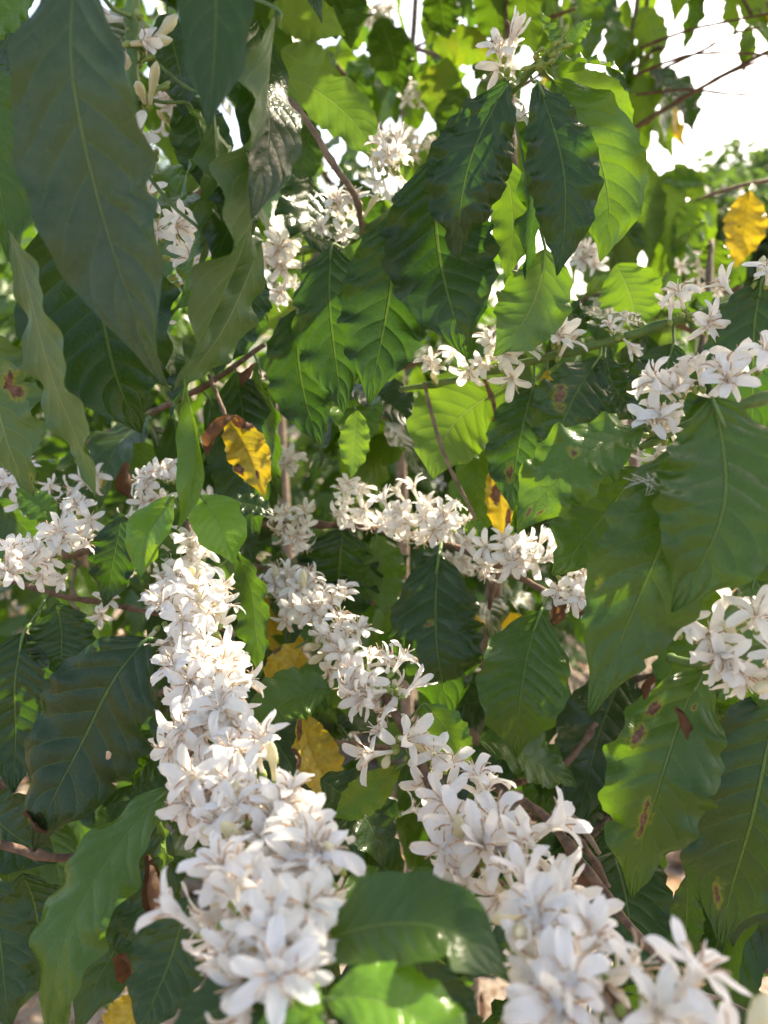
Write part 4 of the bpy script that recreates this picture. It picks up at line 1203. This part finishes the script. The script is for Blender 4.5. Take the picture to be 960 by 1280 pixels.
# upper right: stems and a fan of bare twigs against the sky
T5 = thing('coffee_tree', 'sparse coffee tree against the white sky with drooping leaves and thin bare stems', 'coffee tree', P(800, 900, 1.5), 'coffee trees standing behind the flowering branches')
trunk(T5, [(800, 1500, 1.5, .012), (795, 900, 1.4, .010), (790, 500, 1.3, .008), (788, 250, 1.25, .007), (785, 100, 1.25, .005), (800, -40, 1.25, .004), (810, -300, 1.3, .004)])
stem(T5, [(P(786, 170, 1.25), .005), (P(800, 80, 1.22), .004), (P(815, -60, 1.2), .003)], BARK, 'branch', world=True)
stem(T5, [(P(788, 200, 1.25), .005), (P(770, 90, 1.28), .004), (P(768, -60, 1.3), .003)], BARK, 'branch', world=True)
fill_branch(T5, [(788, 265, 1.25, .004), (830, 245, 1.2, .0035), (860, 260, 1.15, .003), (880, 310, 1.12, .002)], 10, .13, (.75, .03), 41, facing=.1, spread=.6)
fill_branch(T5, [(788, 300, 1.25, .004), (770, 260, 1.15, .0035), (740, 260, 1.1, .003), (720, 280, 1.05, .002)], 11, .13, (.7, .03), 42, facing=.1, spread=.5)
fill_branch(T5, [(786, 130, 1.25, .004), (810, 70, 1.15, .0035), (830, 60, 1.1, .003)], 7, .13, (.6, .05), 43, facing=.1, spread=.5)
fill_branch(T5, [(790, -10, 1.25, .004), (730, -30, 1.15, .0035), (680, -20, 1.1, .003)], 10, .13, (.6, .05), 44, facing=.1, spread=.6)
fill_branch(T5, [(800, -60, 1.25, .004), (860, -70, 1.15, .0035), (905, -40, 1.1, .003), (940, 20, 1.1, .002)], 7, .12, (.6, .15), 45, facing=.1, spread=.4)
fill_branch(T5, [(790, 420, 1.28, .004), (850, 380, 1.15, .0035), (930, 360, 1.1, .003)], 11, .13, (.6, .1), 46, facing=.1)
leaf(T5, (812, 84, 1.1), (868, 166, 1.1), 58, (14, -14, 0), (.3, .3, .9), seed=620, rnd=.2, nu=10, nv=28)
for k, (b_, t_, w_, yo, ye) in enumerate([
        ((765, 20, 1.1), (775, 130, 1.1), 44, .5, 0), ((800, 10, 1.15), (822, 80, 1.15), 40, .6, .1), ((745, 150, 1.1), (765, 290, 1.1), 50, .5, 0), ((830, 215, 1.1), (838, 330, 1.1), 44, .7, 0),
        ((820, 225, 1.1), (890, 232, 1.1), 28, .9, .1), ((842, 205, 1.1), (880, 262, 1.1), 26, .9, 0), ((780, 250, 1.1), (772, 360, 1.1), 50, .3, 0), ((735, 200, 1.0), (725, 320, 1.0), 54, .4, 0),
        ((862, 250, 1.1), (850, 350, 1.1), 46, .6, 0), ((770, 95, 1.2), (800, 215, 1.2), 50, .35, 0), ((720, -20, 1.1), (735, 80, 1.1), 48, .5, 0), ((700, 20, 1.2), (712, 130, 1.2), 50, .3, 0)]):
    leaf(T5, b_, t_, w_, (8, -8, 0), (.2, .1, -.9 if k % 2 else .9), young=yo, yellow=ye, rnd=.8, seed=640 + k, nu=10, nv=28)
leaf(T5, (800, 195, 1.1), (812, 330, 1.1), 52, (0, 0, 0), (.2, .1, -.9), seed=621, young=.4, rnd=.8, nu=10, nv=28)
FT = thing('bare_branch', 'fan of thin knotty bare twigs reaching out across the white sky', 'branch', P(790, 150, 1.0))
stem(FT, [(P(786, 165, 1.05), .0038), (P(850, 125, 1.0), .0030), (P(930, 80, .95), .0026), (P(1010, 40, .9), .0022)], BARK, world=True, nodes=.05)
for pts in ([(786, 165), (840, 130), (905, 95), (1000, 55)], [(800, 60), (860, 38), (925, 24), (1010, 8)], [(792, 95), (850, 72), (900, 66), (985, 70)],
            [(795, 118), (860, 112), (920, 118), (1010, 120)], [(830, 85), (880, 62), (910, 44), (950, 34)]):
    stem(FT, [(P(x, y, 1.03 - .04 * i), .0021 - .0003 * i) for i, (x, y) in enumerate(pts)], BARK, 'twig', .045, 6, True)
leaf(FT, (938, 30, .95), (930, 92, .95), 24, (-4, 0, 0), (.2, .1, 1), seed=270, young=.4, yellow=.2, rnd=.8, nu=8, nv=20)
leaf(FT, (945, 28, .95), (985, 70, .95), 22, (4, 0, 0), (.2, .1, 1), seed=271, young=.5, rnd=.8, nu=8, nv=20)
YB = thing('coffee_branch', 'distant branch holding one big bright yellow leaf beneath the sky', 'branch', P(925, 235, .92))
stem(YB, [(P(1060, 210, .95), .003), (P(985, 222, .92), .0026), (P(925, 232, .9), .0022), (P(870, 250, .9), .0016)], BARK, world=True)
leaf(YB, (936, 238, .88), (920, 335, .87), 50, (4, 0, 0), (-.2, .2, .9), stalk=(940, 230, .9), yellow=1.0, young=.6, rnd=.9, seed=280, spots=((.3, .5, .03), (-.2, .75, .03)), label='big bright yellow leaf')
leaf(YB, (895, 300, .9), (890, 350, .9), 40, (0, 0, 0), (.1, .3, .9), seed=281, young=.5, rnd=.8)
leaf(YB, (880, 250, .9), (845, 300, .9), 30, (0, -10, 0), (.1, .5, .9), seed=282, young=.9, rnd=.8)
cluster(YB, [(860, 330, .95), (900, 360, .95)], 14, .9, (0, .5, .8), wilt=.5, seed=283)
cluster(YB, [(722, 330, .75), (735, 326, .75)], 8, 1.0, (0, .5, .8), half=.4, seed=284)

# unseen overhead boughs, added above the frame to dapple the sun
def over(tree, x0, x1, y0, y1, z, n, seed):
    r = random.Random(seed)
    return fill_branch(tree, [(V((x0, y0, z)), .004), (V((x0 * .6 + x1 * .4, y0 * .6 + y1 * .4, z + .05)), .0035), (V((x1, y1, z - .02)), .002)], n, .14, (.15, 0), seed, facing=-.1, lo=(6, 14))


over(T5, .75, .15, 1.05, .62, 1.98, 12, 301)
over(T5, .80, .40, .95, .45, 1.95, 12, 302)
over(T5, .95, .60, 1.1, .50, 1.98, 12, 303)
over(T4, .05, .30, 1.15, .60, 2.02, 12, 304)
over(T1, .12, -.05, .95, .55, 1.95, 8, 305)

# ================================================================== far background
def leafy_crown(name, root, centres, n, L, mat_list, seed, mid=None):
    r = random.Random(seed)
    vs, fs, mi, uv = [], [], [], []
    for k in range(n):
        c, rad = centres[r.randrange(len(centres))]
        d = V((r.gauss(0, 1), r.gauss(0, 1), r.gauss(0, 1))).normalized()
        p = c + V((d.x * rad[0], d.y * rad[1], d.z * rad[2])) * (r.random() ** .4)
        t = (d * .5 + V((r.gauss(0, .4), r.gauss(0, .4), -.5 + r.gauss(0, .3)))).normalized()
        s = t.cross(V((r.gauss(0, 1), r.gauss(0, 1), r.gauss(0, 1)))).normalized()
        nn = s.cross(t)
        l = L * r.uniform(.6, 1.2)
        if mid and any(in_opening(p + t * (l * f), mid * g) for f, g in ((0, .3), (.3, 1), (.6, 1), (1, .3))):
            continue
        o_ = len(vs)
        for j, (tt, ww, dz) in enumerate([(0, .015, 0), (.3, .19, .05), (.6, .2, .03), (.85, .1, -.06), (1, .01, -.14)]):
            for i in (-1, 0, 1):
                vs.append(p + t * (l * tt) + s * (l * ww * i) + nn * (l * (dz + .05 * abs(i))))
                uv.append((.5 + .5 * i, tt))
        q = r.randrange(len(mat_list))
        for j in range(4):
            for i in range(2):
                fs.append((o_ + j * 3 + i, o_ + j * 3 + i + 1, o_ + (j + 1) * 3 + i + 1, o_ + (j + 1) * 3 + i))
                mi.append(q)
    nv_ = len(vs)
    return mesh_obj(name, vs, fs, mat_list, root, org(root), mi, uv, {'rnd': [.5] * nv_, 'young': [.2] * nv_, 'spot': [0] * nv_, 'yellow': [0] * nv_})


rows = [(-1.5, 2.6, 1.75), (-.75, 2.3, 1.8), (.0, 2.6, 1.75), (.62, 2.9, 1.5), (1.5, 3.0, 1.40), (-.3, 4.2, 1.8), (-1.8, 4.4, 2.0), (1.0, 4.6, 1.5), (2.2, 4.8, 1.6)]
names = ['first from the edge in the nearer hedge row', 'second in the nearer hedge row', 'middle of the nearer hedge row', 'beside the brown trunk in the nearer row',
         'last of the nearer hedge row under the sky', 'middle of the farther hedge row', 'tall end of the farther hedge row', 'low one in the farther hedge row', 'last of the farther row below the dark tree']
for k, (x, y, hh) in enumerate(rows):
    r = random.Random(900 + k)
    b = thing('coffee_bush', 'blurred coffee bush with pale blossom, ' + names[k], 'bush', V((x, y, 0)), 'coffee bushes in rows far behind')
    vs, fs = [], []
    tube(vs, fs, [(V((x, y, -.02)), .02), (V((x + .02, y, hh * .5)), .015), (V((x, y + .02, hh * .95)), .006)], 8)
    mesh_obj('trunk', vs, fs, [GREYBARK], b, org(b))
    cs = [(V((x + r.uniform(-.25, .25), y + r.uniform(-.25, .25), hh * q)), (.48 * (1.15 - .5 * q), .45 * (1.15 - .5 * q), hh * .17)) for q in (.25, .4, .55, .7, .82, .9)]
    leafy_crown('foliage', b, cs, 1000, .14, [LEAF], 950 + k)
    vs, fs = [], []
    for q in range(90):
        c, rad = r.choice(cs)
        d = V((r.gauss(0, 1), r.gauss(0, 1), r.gauss(0, 1))).normalized()
        p = c + V((d.x * rad[0], d.y * rad[1], d.z * rad[2]))
        for _ in range(7):
            a = V((r.gauss(0, 1), r.gauss(0, 1), r.gauss(0, 1))).normalized()
            s = a.orthogonal().normalized() * .004
            u = a.cross(s).normalized() * .004
            p0 = p + a * .004
            o_ = len(vs)
            vs += [p0 + s * .3, p0 + a * .012 + s + u * .4, p0 + a * .026, p0 + a * .012 - s + u * .4]
            fs.append((o_, o_ + 1, o_ + 2, o_ + 3))
    bl = mesh_obj('blossom', vs, fs, [PETAL], b, org(b), None, [(.5, .6)] * len(vs))
    bl['kind'] = 'stuff'

# unseen leaves added over the frame to shade the near branches
r = random.Random(41)
cs = []
while len(cs) < 150:
    x, y = r.uniform(-.15, 1.35), r.uniform(.45, 1.6)
    if noise.noise(V((x * 3.4, y * 3.4, 7.3))) < .32:
        cs.append((V((x, y, 1.60 + .43 * y + r.uniform(.03, .25))), (.05, .05, .03)))
shade_leaves = leafy_crown('leaves', T5, cs, 1900, .14, [LEAF], 43, .014)
shade_leaves['kind'] = 'stuff'

for k, (x, y, hh, w, lab) in enumerate([(6.35, 13, 4.7, 1.9, 'dark broad tree rising behind the yellow leaf at the edge of the sky'),
                                         (9.6, 17, 6.2, 2.4, 'taller dark tree beyond the broad tree behind the yellow leaf'),
                                         (-6.5, 16, 6.0, 3.0, 'dark tree far behind the big dusty leaf'),
                                         (.0, 19, 5.2, 3.2, 'dark round tree far behind the curtain of dark leaves')]):
    r = random.Random(700 + k)
    b = thing('shade_tree', lab, 'tree', V((x, y, 0)))
    vs, fs = [], []
    tube(vs, fs, [(V((x, y, -.05)), .22), (V((x + .1, y, hh * .35)), .17), (V((x, y + .1, hh * .8)), .07)], 10)
    for q in range(5):
        a = q * 1.3
        e = V((x + math.cos(a) * w * .7, y + math.sin(a) * w * .7, hh * (.6 + .05 * q)))
        tube(vs, fs, [(V((x + .08, y, hh * .33)), .08), ((V((x, y, hh * .42)) + e) * .5, .055), (e, .02)], 7)
    mesh_obj('trunk', vs, fs, [GREYBARK], b, org(b))
    cs = [(V((x + r.uniform(-w, w) * .7, y + r.uniform(-w, w) * .7, hh * r.uniform(.42, .9))), (w * .42, w * .42, hh * .12)) for _ in range(13)]
    leafy_crown('crown', b, cs, 5200, .30, [FARLEAF], 720 + k)

hv, hf = [], []
for i in range(61):
    a = -1.3 + 2.6 * i / 60
    for j, (dist, f) in enumerate([(120, 0), (170, .55), (240, 1), (300, .3)]):
        hv.append(V((math.sin(a) * dist, math.cos(a) * dist, -1 + f * (10 + 5 * noise.noise(V((a * 3, 0, 0))) + 2 * noise.noise(V((a * 11, j, 0)))))))
for i in range(60):
    for j in range(3):
        hf.append((i * 4 + j, (i + 1) * 4 + j, (i + 1) * 4 + j + 1, i * 4 + j + 1))
hl = mesh_obj('hills', hv, hf, [make_plain('hill_scrub', (0.045, 0.065, 0.035), (0.11, 0.12, 0.06), .08, .9, .6, .3)])
hl['kind'] = 'structure'
hl['label'] = 'low scrub covered hills on the horizon'

# ------------------------------------------------------------------ render settings
scene.render.engine = 'CYCLES'
scene.cycles.use_denoising = True
scene.cycles.max_bounces = 10
scene.cycles.diffuse_bounces = 8
scene.cycles.transmission_bounces = 6
scene.cycles.use_adaptive_sampling = True
scene.cycles.adaptive_threshold = 0.012
scene.cycles.sample_clamp_indirect = 8
scene.view_settings.view_transform = 'Standard'
scene.view_settings.look = 'None'
scene.view_settings.gamma = 1
scene.view_settings.use_curve_mapping = False
scene.view_settings.exposure = 1.68
scene.view_settings.use_white_balance = True
scene.view_settings.white_balance_temperature = 7300
